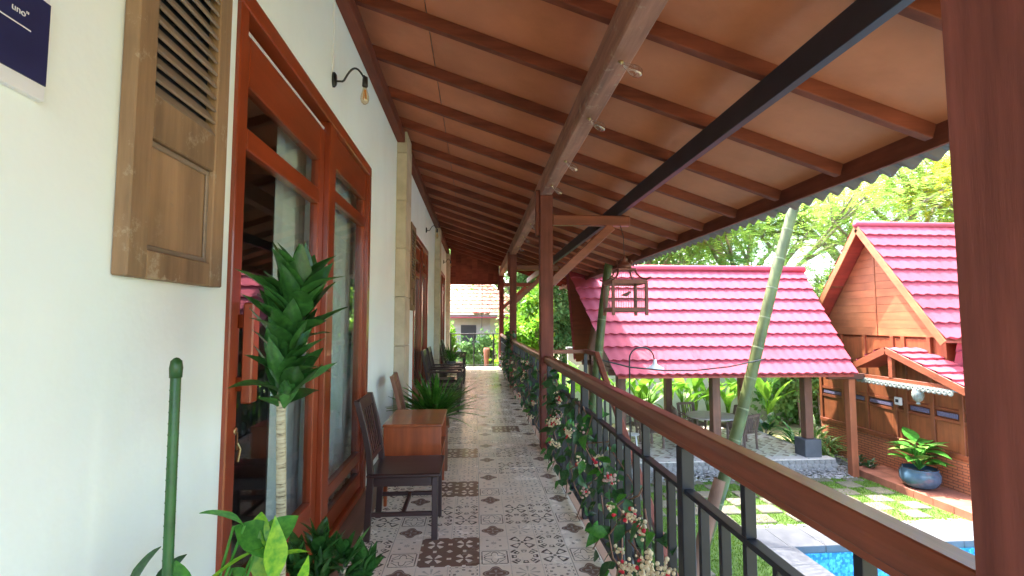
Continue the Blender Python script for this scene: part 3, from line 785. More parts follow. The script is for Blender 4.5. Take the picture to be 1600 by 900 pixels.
MB().tube([(cx-hw_, cy, 1.83), (cx+hw_, cy, 1.83)], .007, 6).build('perch', 'cage', bc)
bd = MB().tube([(cx-.04, cy, 1.865), (cx-.02, cy, 1.872), (cx+.02, cy, 1.875), (cx+.045, cy, 1.89), (cx+.06, cy, 1.905), (cx+.075, cy, 1.905), (cx+.085, cy, 1.903)], [.004, .014, .024, .02, .015, .012, .002], 8)
tag(bd.build('small_bird', 'greywood', None, 0, True), 'tiny dark bird sitting on the perch inside the cage', 'bird')

# ================================================================== CHAIRS AND TABLES
def chair(mz, mx, lab, grp=None):
    c = thing('wooden_chair', lab, 'chair', (0, 0, 0), grp)
    W_ = .21
    for s_ in (-1, 1):
        y = s_*W_
        B(.455, .497, y-.021, y+.021, 0, .44).build('front_leg', mz, c, .004)
        p = [(.0, 0), (.012, .25), (.02, .44), (.005, .62), (-.035, .80), (-.085, .98)]
        m = MB(); vs = []
        for x, z in p:
            t = .021 if z > .5 else .023
            vs += [(x-t, y-.018, z), (x+t, y-.018, z), (x+t, y+.018, z), (x-t, y+.018, z)]
        fs = [(4*i+j, 4*i+(j+1) % 4, 4*i+4+(j+1) % 4, 4*i+4+j) for i in range(5) for j in range(4)]+[(3, 2, 1, 0), (20, 21, 22, 23)]
        m.add(vs, fs).build('rear_leg', mz, c, .004)
        B(.045, .454, y-.012, y+.012, .375, .437).build('apron', mx, c, .003)
        B(.02, .454, y-.011, y+.011, .165, .195).build('stretcher', mx, c, .003)
    for x in (.02, .475): B(x-.012, x+.012, -W_+.022, W_-.022, .375, .437).build('apron', mx, c, .003)
    B(.235, .262, -W_+.0115, W_-.0115, .167, .193).build('stretcher', mx, c, .003)
    B(-.005, .515, -.245, .245, .441, .468).build('seat', mx, c, .008)
    MB().bar((-.075, -W_+.019, .94), (-.075, W_-.019, .94), .022, .085, (-.25, 0, 1)).build('top_rail', mz, c, .005)
    MB().bar((.012, -W_+.019, .56), (.012, W_-.019, .56), .02, .045, (-.1, 0, 1)).build('back_rail', mz, c, .003)
    for y in (-.12, -.06, 0, .06, .12): MB().bar((.009, y, .575), (-.062, y, .905), .03, .012, (1, 0, 0)).build('back_slat', mz, c)
    return c
c1 = chair('chairz', 'chair', 'dark brown slat back chair beside the red side table')
c1.location = (-.765, 3.845, .001)
c2 = chair('chairb', 'chairb', 'lighter brown chair between red side table and spiky plant')
c2.location = (-.80, 5.42, .001); c2.rotation_euler.z = R(4)
def armchair(lab):
    c = thing('armchair', lab, 'armchair', (0, 0, 0), 'dark armchairs along the wall')
    for s_ in (-1, 1):
        y = s_*.27
        B(.50, .545, y-.022, y+.022, 0, .66).build('front_leg', 'chairz', c, .004)
        m = MB(); m.bar((.0, y, 0), (.03, y, .42), .036, .045, (1, 0, 0)); m.bar((.03, y, .42), (-.10, y, 1.04), .036, .045, (1, 0, 0)); m.build('rear_leg', 'chairz', c, .003)
        B(-.02, .57, y-.035, y+.035, .661, .69).build('armrest', 'chair', c, .008)
        B(.05, .499, y-.012, y+.012, .33, .395).build('apron', 'chair', c)
        B(.03, .499, y-.012, y+.012, .15, .18).build('stretcher', 'chair', c)
    B(.0, .55, -.245, .245, .396, .43).build('seat', 'chair', c, .008)
    for x in (.03, .51): B(x-.012, x+.012, -.247, .247, .33, .395).build('apron', 'chair', c)
    vs = MB().bar((-.092, -.25, .99), (-.092, .25, .99), .03, .11, (-.2, 0, 1)); vs.build('top_rail', 'chair', c, .006)
    MB().bar((.01, -.25, .5), (.01, .25, .5), .025, .06, (-.2, 0, 1)).build('back_rail', 'chair', c, .004)
    for k in range(7):
        y = -.21+.07*k; MB().bar((.005, y, .52), (-.082, y, .94), .035, .012, (1, 0, 0)).build('back_slat', 'chairz', c)
    return c
ac = armchair('dark armchair at the near end of its row, behind the spiky plant')
ac.location = (-.83, 8.85, .001)
bpy.context.view_layer.update()
for y, lb in ((9.75, 'dark armchair next to the slatted side table with the grassy plant'), (12.6, 'dark armchair just past the low table with the grassy plant'), (13.6, 'dark armchair last in the row, near the farthest door')):
    q = cp(ac); q.location = (-.83, y, .001); q['label'] = lb
tb = thing('side_table', 'red teak side table with open shelf beside the dark chair', 'table', (-.53, 4.62, 0))
y0, y1, x0, x1 = 4.27, 4.97, -.775, -.29
B(x0-.008, x1+.008, y0-.008, y1+.008, .655, .68).build('table_top', 'table', tb, .005)
B(x0, x1-.002, y0, y0+.018, .40, .654).build('side_panel', 'tablez', tb, .002)
B(x0, x1-.002, y1-.018, y1, .40, .654).build('side_panel', 'tablez', tb, .002)
B(x0, x0+.015, y0+.0185, y1-.0185, .40, .654).build('back_panel', 'tablez', tb)
B(x0+.0155, x1-.004, y0+.0185, y1-.0185, .40, .418).build('shelf', 'table', tb)
for x in (x0+.02, x1-.03):
    for y in (y0+.025, y1-.025):
        MB().add([(x-.02, y-.02, .399), (x+.02, y-.02, .399), (x+.02, y+.02, .399), (x-.02, y+.02, .399), (x-.013, y-.013, 0), (x+.013, y-.013, 0), (x+.013, y+.013, 0), (x-.013, y+.013, 0)],
                 [(0, 1, 2, 3), (7, 6, 5, 4), (0, 4, 5, 1), (1, 5, 6, 2), (2, 6, 7, 3), (3, 7, 4, 0)]).build('leg', 'tablez', tb, .003)
tb2 = thing('low_table', 'dark slatted low table between the dark armchairs', 'table', (-.55, 11.2, 0))
for k in range(6): B(-.82+.09*k, -.735+.09*k, 10.85, 11.5, .43, .455).build('slat', 'chair', tb2, .003)
for x in (-.78, -.33):
    for y in (10.9, 11.45): B(x-.02, x+.02, y-.02, y+.02, 0, .429).build('leg', 'chairz', tb2)

# ================================================================== POTTED PLANTS ON THE VERANDA
LF = {}
def lm(key, *a, **k):
    if key not in LF: LF[key] = leafmesh('leaf', *a, **k)
    return LF[key]
def pot(root, x, y, z, r, h, mat, name='pot'):
    o = MB().lathe([(r*.68, 0), (r*.8, h*.3), (r*.95, h*.8), (r, h*.9), (r*1.06, h*.91), (r*1.06, h), (r*.93, h), (r*.9, h*.9), (0, h*.88)], 24, (x, y, z)).build(name, mat, root, 0, True)
    MB().lathe([(0, h*.885), (r*.85, h*.9), (r*.88, h*.89)], 16, (x, y, z)).build('soil', 'soil', o)
    return o
def dracaena(root, x, y, z0, z1, mat, n, L, W, lean=(0, 0), key='drac', up0=-.1, up1=1.25):
    """a whorled column of broad leaves round a cane"""
    for i in range(n):
        t = i/(n-1); z = z0+(z1-z0)*t; a = i*2.39996+random.uniform(-.8, .8)
        el = up0+(up1-up0)*t**.8+random.gauss(0, .28)
        d = Vector((math.cos(a)*math.cos(el), math.sin(a)*math.cos(el), math.sin(el)))
        ll = L*(.8+.35*math.sin(math.pi*min(1, t*1.1)))*random.uniform(.62, 1.2)
        me = lm((key, i % 4), mat, 1, W/L, 7, (-.08, .08, .22, .42)[i % 4], .35, .42, .008, .95)
        inst('leaf', me, root, frame((x+lean[0]*t+.012*math.cos(a), y+lean[1]*t+.012*math.sin(a), z), d, (0, 0, 1), ll, random.uniform(-.6, .6)))
p1 = thing('dracaena_plant', 'tall dracaena with bare speckled cane and two leafy tufts by the door', 'plant', (-.66, 1.76, 0))
pot(p1, -.66, 1.76, .0, .15, .42, 'pot1')
MB().tube([(-.650, 1.76, .37), (-.653, 1.76, .8), (-.662, 1.76, 1.1), (-.668, 1.76, 1.28), (-.65, 1.76, 1.45), (-.63, 1.76, 1.60)], [.017, .0165, .016, .015, .013, .01], 12).build('cane', 'palemoss', p1, 0, True)
dracaena(p1, -.665, 1.76, 1.25, 1.44, 'lf_drac', 54, .17, .066, (.01, 0), 'drac', .7, 1.35)
dracaena(p1, -.645, 1.76, 1.44, 1.67, 'lf_drac', 68, .19, .072, (.02, 0), 'drac', .9, 1.45)
p2 = thing('dracaena_bush', 'compact dark green dracaena bush in a pot against the door kick rail', 'plant', (-.66, 2.2, 0))
pot(p2, -.66, 2.2, 0, .15, .34, 'pot2')
for (dx, dy, s_) in ((0, 0, 1), (.1, .02, .9), (-.09, -.03, .9), (.03, -.1, .85), (-.02, .1, .85), (.16, .1, .75)):
    MB().tube([(-.66+dx*.4, 2.2+dy*.4, .3), (-.66+dx, 2.2+dy, .55*s_)], .012, 7).build('cane', 'palemoss', p2)
    dracaena(p2, -.66+dx, 2.2+dy, .46*s_, .60*s_+.03, 'lf_drac', 24, .13, .05, (0, 0), 'drac2', .3, 1.3)
p3 = thing('arum_plant', 'lime green broad leaved arum in a pot with green support stake', 'plant', (-.74, 1.36, 0))
pot(p3, -.74, 1.36, 0, .17, .46, 'pot1')
MB().tube([(-.765, 1.33, .4), (-.768, 1.332, .9), (-.772, 1.335, 1.43), (-.772, 1.335, 1.445)], [.0125, .0125, .0125, .006], 10).build('support_stake', 'stake', p3, 0, True)
MB().lathe([(.0145, -.035), (.0155, -.01), (.013, .008), (.006, .015), (0, .017)], 10, (-.772, 1.335, 1.44)).build('stake_cap', 'lf_dark', p3, 0, True)
rg = MB()
for i in range(34): rg.lathe([(.0122, -.003), (.0134, 0), (.0122, .003)], 8, (-.766-.006*i/34, 1.331+.004*i/34, .45+.028*i))
tag(rg.build('stake_ribs', 'stake', p3), kind='stuff')
def bigleaf(root, base, tipv, L, W, mat, key, roll=0, stem=True):
    d = Vector(tipv)
    if stem:
        s0 = Vector((wloc(root).x+random.uniform(-.04, .04), wloc(root).y+random.uniform(-.04, .04), .41))
        MB().tube([s0, (s0+Vector(base))/2+Vector((0, 0, .06)), base], [.006, .005, .004], 6).build('stem', 'lf_mid', root)
    inst('leaf', lm(key, mat, 1, W/L, 8, .22, .25, .4, .012, 1.5), root, frame(base, d, (0, 0, 1) if abs(d.z) < .8 else (.9, -.5, .2), L, roll))
for base, d, L, W, m, rl in (
    ((-.93, 1.44, .82), (.12, .05, .35), .13, .06, 'lf_dark', .3), ((-.875, 1.45, .81), (.16, .05, .3), .12, .055, 'lf_dark', .5),
    ((-.775, 1.38, .80), (.03, .05, .4), .14, .075, 'lf_mid', .2), ((-.74, 1.46, .82), (.3, .1, .3), .17, .085, 'lf_lime', -.3),
    ((-.66, 1.50, .965), (-.5, .0, .3), .13, .075, 'lf_mid', .7), ((-.69, 1.50, .965), (.55, .02, -.3), .17, .085, 'lf_mid', .6),
    ((-.63, 1.5, .88), (.02, .1, .4), .12, .075, 'lf_lime', .6), ((-.655, 1.54, .86), (.25, .1, .25), .16, .09, 'lf_mid', .9),
    ((-.70, 1.52, .84), (.1, .1, -.3), .12, .06, 'lf_mid', .9), ((-.61, 1.55, .84), (.3, .1, .1), .12, .07, 'lf_lime', -.6)):
    bigleaf(p3, base, d, L, W, m, ('arum', m), rl)
p4 = thing('leafy_seedling', 'two upright lime leaves growing at the foot of the dracaena cane', 'plant', (-.60, 1.62, 0))
pot(p4, -.60, 1.50, 0, .09, .40, 'pot2')
for base, d, L, W, rl in (((-.575, 1.50, .80), (.02, .03, 1), .19, .09, .2), ((-.60, 1.50, .79), (-.12, .0, .9), .16, .05, -.4), ((-.55, 1.6, .72), (.25, .0, .6), .12, .05, .4), ((-.62, 1.5, .70), (-.4, -.1, .7), .13, .05, .2)):
    MB().tube([(-.60, 1.50, .36), ((-.60+base[0])/2, (1.5+base[1])/2, .6), base], .005, 6).build('stem', 'lf_mid', p4)
    inst('leaf', lm('seed', 'lf_lime', 1, .36, 8, .10, .3, .45, .01, .7), p4, frame(base, d, (.5, -.85, .1), L, rl))
def spiky(x, y, z, n, L, W, lab, potr, poth, potmat, name='strap_leaf_plant'):
    p = thing(name, lab, 'plant', (x, y, z)); pot(p, x, y, z, potr, poth, potmat)
    for i in range(n):
        a = random.uniform(0, 6.28); el = random.uniform(.55, 1.5)
        d = (math.cos(a)*math.cos(el), math.sin(a)*math.cos(el), math.sin(el))
        inst('leaf', lm(('sp', i % 5), 'lf_spike', 1, .055, 8, .12+.13*(i % 5), .5, .3, 0, 1.2), p,
             frame((x+.03*math.cos(a), y+.03*math.sin(a), z+poth*.9), d, (0, 0, 1), L*random.uniform(.7, 1.1)))
    return p
spiky(-.50, 6.0, 0, 140, .66, .03, 'bushy strap leaved plant in a pot behind the lighter brown chair', .16, .38, 'pot2')
spiky(-.55, 11.15, .456, 60, .42, .03, 'small grassy plant in a pot on the slatted low table', .1, .2, 'pot1', 'grassy_plant')

# ================================================================== FLOWERING VINES ON THE RAILING
def ball(mb, c, r):
    mb.lathe([(0, -r), (r*.8, -r*.55), (r, 0.1*r), (r*.7, r*.75), (0, r)], 6, c)
CL = [(0.79, 4.697, 0.661), (0.79, 4.745, 0.385), (0.79, 3.76, 0.754), (0.79, 2.874, 0.645), (0.79, 2.52, 0.579), (0.79, 2.373, 0.568), (0.79, 2.292, 0.42), (0.79, 2.057, 0.513), (0.79, 2.647, 0.234)]
def vine(y0, y1, n, ncl, lab, zmax=.95, x=.82, dense=1., red=True, zmin=.04):
    v = thing('flowering_vine', lab, 'vine', (x, (y0+y1)/2, 0), 'flowering vines on the railing')
    ns = max(3, int((y1-y0)*4))
    for i in range(ns):
        yy = random.uniform(y0, y1); pts = [(.93 if i % 2 else .80, yy, 0.001)]
        for k in range(1, 7): pts.append((x+random.uniform(-.03, .08), yy+random.uniform(-.12, .12)*k*.6, zmin+zmax*k/6.5))
        MB().tube(pts, .005, 5).build('stem', 'sheath', v)
    for i in range(n):
        z = zmin+(zmax-zmin)*random.random()**.8; y = random.uniform(y0, y1)
        a = random.uniform(0, 6.28)
        d = Vector((math.cos(a)*.7-.25, math.sin(a)*.7, random.uniform(-1.0, .25)))
        mt = 'lf_mid' if random.random() < .15 else ('lf_dark' if random.random() < .4 else 'lf_vine')
        me = lm(('vine', mt, i % 3), mt, 1, .52, 6, .2+.15*(i % 3), .25, .35, 0, .8)
        inst('leaf', me, v, frame((x+random.uniform(-.05, .10), y, z), d, (-.5, -.4, .8), random.uniform(.07, .16), random.uniform(-.6, .6)))
    extra = [q for q in CL if y0 <= q[1] < y1]
    for i in range(ncl+len(extra)):
        y = random.uniform(y0, y1); z = random.uniform(.12, zmax*.95); c = Vector((x-random.uniform(.0, .06), y, z)); big = 1.
        if i >= ncl: c = Vector(extra[i-ncl]); big = 1.3
        m1 = MB(); m2 = MB()
        for q in range(int(random.randint(10, 22)*big**1.5)):
            g_ = lambda m_, s__: m_+max(-1.5, min(1.5, random.gauss(0, 1)))*s__
            o = Vector((g_(0, .016), g_(0, .027), g_(-.01, .019)))*big
            ball(m1, c+o, random.uniform(.006, .0115))
        for q in range(random.randint(1, 4)):
            o = Vector((random.uniform(-.03, .01), random.uniform(-.05, .05), random.uniform(-.045, .02))); ball(m2, c+o, random.uniform(.007, .012))
        cl = tag(m1.build('blossom_cluster', 'cream' if random.random() < .8 else 'pinkp', v, 0, True), kind='stuff')
        tag(m2.build('red_blossoms', 'red', cl, 0, True), kind='stuff')
vine(1.65, 2.35, 20, 3, 'flowering vine on the railing with cream and red blossoms lowest by the lawn', .42)
vine(2.2, 2.8, 38, 4, 'dense hanging vine with large cream clusters midway along the railing', .62)
vine(2.8, 3.6, 66, 3, 'leafy dark vine with scattered cream blossoms covering the balusters', .78)
vine(3.6, 4.8, 105, 6, 'thick leafy vine on the railing opposite the side table', .92)
vine(4.8, 5.9, 115, 6, 'pink and cream flowering vine beside the post with the bird cage', 1.0)
vine(6.2, 8.6, 130, 7, 'flowering vine on the railing behind the bird cage post', .95)
vine(8.8, 11.0, 110, 6, 'flowering vine on the railing opposite the armchairs', .9)
vine(11.2, 11.9, 130, 5, 'leafy vine climbing round the post between two others', 1.35, .78)
vine(12.2, 16.2, 150, 5, 'sparse vine on the railing nearest the gable board', .6)

# ================================================================== PAVILION
PF = -1.75
pv = thing('garden_pavilion', 'open pavilion with steep pink red tiled roof and timber posts in garden', 'pavilion', (6, 13.2, PF))
B(3.0, 8.62, 11.5, 15.3, G-.02, PF-.03).build('plinth', 'conc', pv)
B(2.95, 8.66, 11.46, 11.72, PF-.029, PF).build('plinth_edge', 'edge', pv, .006)
pt = B(-.298, .298, -.298, .298, -.028, 0).mesh('floor_tile', 'pavtile')
for i in range(9):
    for j in range(6): put('floor_tile', pt, pv, (3.35+.6*i, 12.03+.6*j, PF))
stm = []
for k in range(5):
    m = MB(); n = 9; pr = [(0, -.5), (.8, -.35), (1, 0), (.85, .3), (.3, .45), (0, .47)]
    m.lathe(pr, n); m.v = [(a*random.uniform(.75, 1.15), b_*random.uniform(.8, 1.1), c) for a, b_, c in m.v]; stm.append(m.mesh('stone', 'stone', 0, False))
for zr_ in range(3):
    x = 3.0
    while x < 8.7:
        s_ = random.uniform(.10, .17)
        put('stone', random.choice(stm), pv, (x+s_/2, 11.5, G+.06+.11*zr_), (R(90), random.uniform(0, 6), 0), (s_*.62, .075, .07)); x += s_*1.18
EY, EZ, RY, RZ = 10.9, .33, 13.25, 3.0
def roofcourses(root, tl, tr, bl, br, ncr, per=.26, amp=.006, lift=.062, mat='roof', name='tile_course'):
    tl, tr, bl, br = map(Vector, (tl, tr, bl, br))
    nor = (tr-tl).cross(bl-tl).normalized()
    if nor.z < 0: nor = -nor
    n = int((tr-tl).length/per*6)
    for k in range(ncr):
        t0, t1 = k/ncr-(.02 if k else 0), (k+1)/ncr
        vs = []; fs = []
        for i in range(n+1):
            u = i/n; top = (tl.lerp(tr, u)); bot = bl.lerp(br, u); ln = (bot-top).length; dn = (bot-top).normalized()
            wv = math.cos(2*math.pi*(tl.lerp(tr, u)-tl).length/per)
            for t, o in ((t0, .0), ((t0+t1)/2, lift*.5), (t1, lift), (t1, lift-.062)):
                p = top.lerp(bot, t)+nor*(o+amp*wv*(.6+.4*(o > .01)))
                if o == lift or t == t1: p = p+dn*.022*wv
                vs.append(p)
        for i in range(n):
            for j in range(3): fs.append((4*i+j, 4*i+j+4, 4*i+j+5, 4*i+j+1))
        o = MB().add(vs, fs).build(name, mat, root, 0, False)
        for p in o.data.polygons: p.use_smooth = True
        o.data.set_sharp_from_angle(angle=R(40))
EYb, zb = 15.6, .33
roofcourses(pv, (2.45, RY, RZ), (9.25, RY, RZ), (3.12, EY, EZ), (8.85, EY, EZ), 9)
roofcourses(pv, (2.45, RY, RZ), (9.25, RY, RZ), (3.12, EYb, zb), (8.85, EYb, zb), 9)
# timber lining under the tiles
for a, b_ in ((EY, .0), (EYb, 0)):
    MB().poly([(2.52, RY, RZ-.07), (9.18, RY, RZ-.07), (8.78, a, EZ-.04), (3.19, a, EZ-.04)], (0, 0, -.03)).build('roof_lining', 'soff', pv)
MB().tube([(2.40, RY, RZ+.02), (9.3, RY, RZ+.02)], .10, 10).build('ridge_cap', 'roof', pv, 0, True)
B(2.42, 9.28, RY-.13, RY+.13, RZ-.02, RZ+.0).build('ridge_flashing', 'roof', pv)
# gable infill of boards
for gx in (3.45, 8.5):
    for i in range(8):
        y0 = EY+.45+i*.5; y1 = y0+.49
        f = lambda y: RZ-.16-(abs(y-RY))*(RZ-EZ)/(RY-EY)
        MB().poly([(gx, y0, .38), (gx, y1, .38), (gx, y1, max(.39, f(y1))), (gx, min(max(y0, RY), y1), max(.39, f(min(max(y0, RY), y1)))), (gx, y0, max(.39, f(y0)))], (.03, 0, 0)).build('gable_board', 'pavpost', pv)
for x in (3.5, 5.85, 8.2):
    for y in (11.78, 14.75):
        B(x-.21, x+.21, y-.21, y+.21, PF+.001, PF+.42).build('post_block', 'cop', pv, .012)
        B(x-.10, x+.10, y-.10, y+.10, PF+.421, .54 if x != 5.85 else .54).build('post', 'pavpost', pv, .01)
for y in (11.78, 14.75): B(3.2, 8.5, y-.06, y+.06, .24, .38).build('tie_beam', 'pavbeam', pv, .006)
for x in (3.5, 5.85, 8.2): B(x-.05, x+.05, 11.85, 14.68, .22, .36).build('cross_beam', 'pavbeam', pv, .006)

def slat_chair(lab, grp, mat='greywood'):
    c = thing('garden_chair', lab, 'chair', (0, 0, 0), grp)
    for s_ in (-1, 1):
        y = s_*.26
        B(.46, .505, y-.022, y+.022, 0, .64).build('front_leg', mat, c)
        MB().bar((0, y, 0), (.02, y, .42), .04, .045, (1, 0, 0)).bar((.02, y, .42), (-.09, y, .90), .04, .045, (1, 0, 0)).build('rear_leg', mat, c)
        B(-.03, .53, y-.03, y+.03, .641, .665).build('armrest', mat, c)
    for k in range(6): B(.02+.085*k, .09+.085*k, -.25, .25, .40, .42).build('seat_slat', mat, c)
    B(.47, .49, -.235, .235, .33, .39).build('apron', mat, c)
    MB().bar((-.085, -.24, .88), (-.085, .24, .88), .03, .07, (-.2, 0, 1)).build('top_rail', mat, c)
    for k in range(7): MB().bar((.015, -.21+.07*k, .44), (-.075, -.21+.07*k, .85), .028, .012, (1, 0, 0)).build('back_slat', mat, c)
    return c
gt = thing('round_garden_table', 'round pale topped table standing in the pavilion', 'table', (6.45, 13.2, PF))
MB().lathe([(0, .70), (.66, .70), (.68, .715), (.66, .735), (0, .735)], 28, (6.45, 13.2, PF)).build('table_top', 'greytop', gt)
MB().lathe([(.05, .1), (.07, .35), (.05, .69)], 12, (6.45, 13.2, PF)).build('pedestal', 'greywood', gt)
for k in range(4):
    a = k*math.pi/2+.5; MB().bar((6.45, 13.2, PF+.14), (6.45+.42*math.cos(a), 13.2+.42*math.sin(a), PF+.05), .05, .09).build('foot', 'greywood', gt)
gc = slat_chair('slat back garden armchair drawn up beside the round table, nearest the pool', 'garden chairs round the table')
gc.location = (7.05, 12.32, PF); gc.rotation_euler.z = R(118)
bpy.context.view_layer.update()
for x, y, a, lb in ((7.4, 13.5, 190, 'slat back garden chair facing the house side of the round table'), (5.6, 13.5, -10, 'slat back garden chair on the palm side of the round table'), (6.2, 14.2, -80, 'slat back garden chair behind the round table'),
                    (4.35, 12.8, 15, 'slat back garden chair standing near the front of the pavilion, away from table'), (4.3, 13.9, -40, 'slat back garden chair near the rear of the pavilion')):
    q = cp(gc); q.location = (x, y, PF); q.rotation_euler.z = R(a); q['label'] = lb
st_ = thing('white_stool', 'small white metal stool on the pavilion floor', 'stool', (3.9, 12.3, PF))
MB().lathe([(0, .45), (.16, .45), (.17, .47), (0, .475)], 16, (3.95, 12.3, PF)).build('seat', 'white', st_)
for k in range(4):
    a = k*math.pi/2+.4; MB().tube([(3.95+.1*math.cos(a), 12.3+.1*math.sin(a), PF+.45), (3.95+.17*math.cos(a), 12.3+.17*math.sin(a), PF)], .012, 6).build('leg', 'white', st_)
pebbles('gravel_bed', 3.0, 8.9, 11.05, 11.46, G+.03, 1500, .035, 'stone', 'grey gravel bed along the foot of the pavilion plinth', 'gravel', lambda x, y: G+.01+.12*max(0, (y-11.05)/.4)*random.random())

# ================================================================== TIMBER HOUSE
hs = thing('timber_house', 'orange timber house with steep pink red tiled gable roof and brick base', 'house', (11.5, 11.4, G))
HX = 9.9; AY, AZ, NY, NZ = 11.45, 3.95, 9.32, 1.19; FY = 2*AY-NY
B(HX, HX+.15, 8.72, 13.6, G, -1.27).build('brick_base', 'brick', hs)
B(HX+.05, HX+4.5, 8.72, 13.6, -1.269, .1).build('wall_core', 'house', hs)
B(HX+.05, HX+4.5, 9.75, 13.2, .101, 1.6).build('upper_wall_core', 'house', hs)
B(HX+.151, HX+4.5, 8.73, 13.55, G, -1.27).build('foundation', 'conc', hs)
# framed wall panels
y = 6.1; 
py_ = [8.8, 9.45, 10.1, 10.75, 11.05, 11.9, 12.7, 13.55]
B(HX-.03, HX+.05, 8.72, 13.6, -1.269, -1.17).build('sill_beam', 'housey', hs, .006)
for i, y in enumerate(py_): B(HX-.02, HX+.05, y-.05, y+.05, -1.169, .2 if y < 9.7 else 1.2).build('stud', 'house', hs, .006)
for i in range(len(py_)-1):
    a, b_ = py_[i]+.051, py_[i+1]-.051
    for z0, z1 in ((-1.169, -.56), (-.28, .18 if py_[i] < 9.7 else 1.15)): B(HX+.012, HX+.049, a, b_, z0, z1).build('wall_panel', 'house', hs, .01)
    B(HX-.01, HX+.05, a, b_, -.56, -.50).build('panel_rail', 'housey', hs); B(HX-.01, HX+.05, a, b_, -.34, -.28).build('panel_rail', 'housey', hs)
    if i != 3: B(HX+.005, HX+.03, a+.04, b_-.04, -.47, -.37).build('carved_strip', 'blue', hs, .006)
# gable planks
GX = HX-.001
def gz(y): return AZ-.12-abs(y-AY)*(AZ-NZ)/(AY-NY)
z = 1.20
while z < AZ-.3:
    z1 = min(z+.19, AZ-.2); 
    def yh(zz): return (AZ-.14-zz)*(AY-NY)/(AZ-NZ)
    for s_ in (-1, 1):
        MB().poly([(HX-.02, AY+s_*.02, z+.003), (HX-.02, AY+s_*yh(z), z+.003), (HX-.02, AY+s_*max(.03, yh(z1)), z1-.003), (HX-.02, AY+s_*.02, z1-.003)], (.05, 0, 0)).build('gable_plank', 'gable', hs)
    z += .19
B(HX-.035, HX+.03, AY-.018, AY+.018, 1.2, AZ-.25).build('centre_batten', 'gable', hs)
roofcourses(hs, (9.45, AY, AZ), (15.0, AY, AZ), (9.45, NY, NZ), (15.0, NY, NZ), 9)
roofcourses(hs, (9.45, AY, AZ), (15.0, AY, AZ), (9.45, FY, NZ), (15.0, FY, NZ), 9)
MB().tube([(9.43, AY, AZ+.02), (15, AY, AZ+.02)], .08, 10).build('ridge_cap', 'roof', hs, 0, True)
for yy in (NY, FY):
    MB().poly([(9.5, AY, AZ-.06), (9.5, yy, NZ-.05), (15, yy, NZ-.05), (15, AY, AZ-.06)], (0, 0, -.03)).build('roof_lining', 'soff', hs)
    MB().bar((9.46, AY, AZ-.09), (9.46, yy, NZ-.09), .03, .16).build('barge_board', 'gable', hs, .004)
B(9.5, HX-.03, AY+1.05, AY+1.1, 2.45, 2.5).build('soffit_batten', 'housey', hs)
# lower porch roof
PY, PZ = 10.43, .96
roofcourses(hs, (9.15, PY, PZ), (15, PY, PZ), (9.15, 8.62, .27), (15, 8.62, .27), 6, .26, .015, .05)
roofcourses(hs, (9.15, PY, PZ), (9.9, PY, PZ), (9.15, 11.5, .48), (9.9, 11.5, .48), 4, .26, .015, .05)
roofcourses(hs, (9.9, NY+.1, NZ+.03), (15, NY+.1, NZ+.03), (9.9, PY-.9, .66), (15, PY-.9, .66), 2, .26, .01, .02)
for yy, zz in ((8.62, .27), (11.5, .48)):
    MB().poly([(9.2, PY, PZ-.05), (9.2, yy, zz-.04), (9.95 if yy > 11 else 15, yy, zz-.04), (9.95 if yy > 11 else 15, PY, PZ-.05)], (0, 0, -.03)).build('porch_lining', 'soff', hs)
    MB().bar((9.165, PY, PZ-.06), (9.165, yy, zz-.06), .03, .15).build('porch_barge_board', 'housey', hs, .004)
B(9.2, 9.26, 8.75, 11.4, .20, .30).build('porch_tie_beam', 'housey', hs, .004)
for k in range(22):
    y = 8.85+.115*k
    MB().lathe([(.0, 0), (.05, 0), (.055, .012), (.04, .02), (0, .022)], 8, (0, 0, 0)); 
    o = put('lace_scallop', lm2, hs, (9.185, y, .155), (0, R(-90), 0)) if k else None
    if not k:
        lm2 = MB().lathe([(0, 0), (.06, 0), (.062, .012), (.03, .02), (.02, .012), (0, .012)], 10).mesh('lace_scallop', 'lace')
B(9.178, 9.197, 8.80, 11.38, .185, .225).build('lace_strip', 'lace', hs)
B(9.19, 9.26, 10.3, 10.4, .30, .8).build('king_post', 'housey', hs)
wl = thing('wall_box', 'small white switch box mounted on the timber house wall', 'box', (HX-.04, 10.9, -.3))
B(HX-.075, HX-.021, 10.82, 11.0, -.40, -.22).build('case', 'white', wl, .01); B(HX-.079, HX-.0751, 10.88, 10.96, -.34, -.27).build('display', 'dark', wl)
jl = thing('hanging_lantern', 'pale jar shaped lantern hanging under the porch lace trim', 'lantern', (9.22, 9.72, -.12))
MB().lathe([(.03, -.13), (.08, -.09), (.11, 0), (.10, .08), (.07, .14), (.075, .16), (0, .165)], 14, (9.22, 9.72, .0)).build('jar', 'lace', jl, 0, True)
MB().lathe([(0, -.19), (.04, -.18), (.03, -.13)], 10, (9.22, 9.72, 0)).build('drip', 'lace', jl, 0, True)
MB().tube([(9.22, 9.72, .16), (9.22, 9.72, .2)], .01, 5).build('hook', 'black', jl)
pp = thing('porch_post', 'reddish square timber post between pavilion and timber house', 'post', (8.86, 11.15, G))
B(8.78, 8.94, 11.07, 11.23, G, .18).build('shaft', 'rpost', pp, .008)
B(8.3, 9.3, 11.10, 11.20, .181, .31).build('beam', 'pavbeam', pp, .006)
bpot = thing('blue_pot_plant', 'glazed blue pot with large variegated leaves on the terracotta terrace', 'plant', (9.38, 9.95, -1.945))
MB().lathe([(.20, 0), (.30, .06), (.36, .18), (.355, .30), (.32, .385), (.33, .40), (.30, .40), (.29, .36), (0, .35)], 28, (9.38, 9.95, -1.942)).build('pot', 'bluepot', bpot, 0, True)
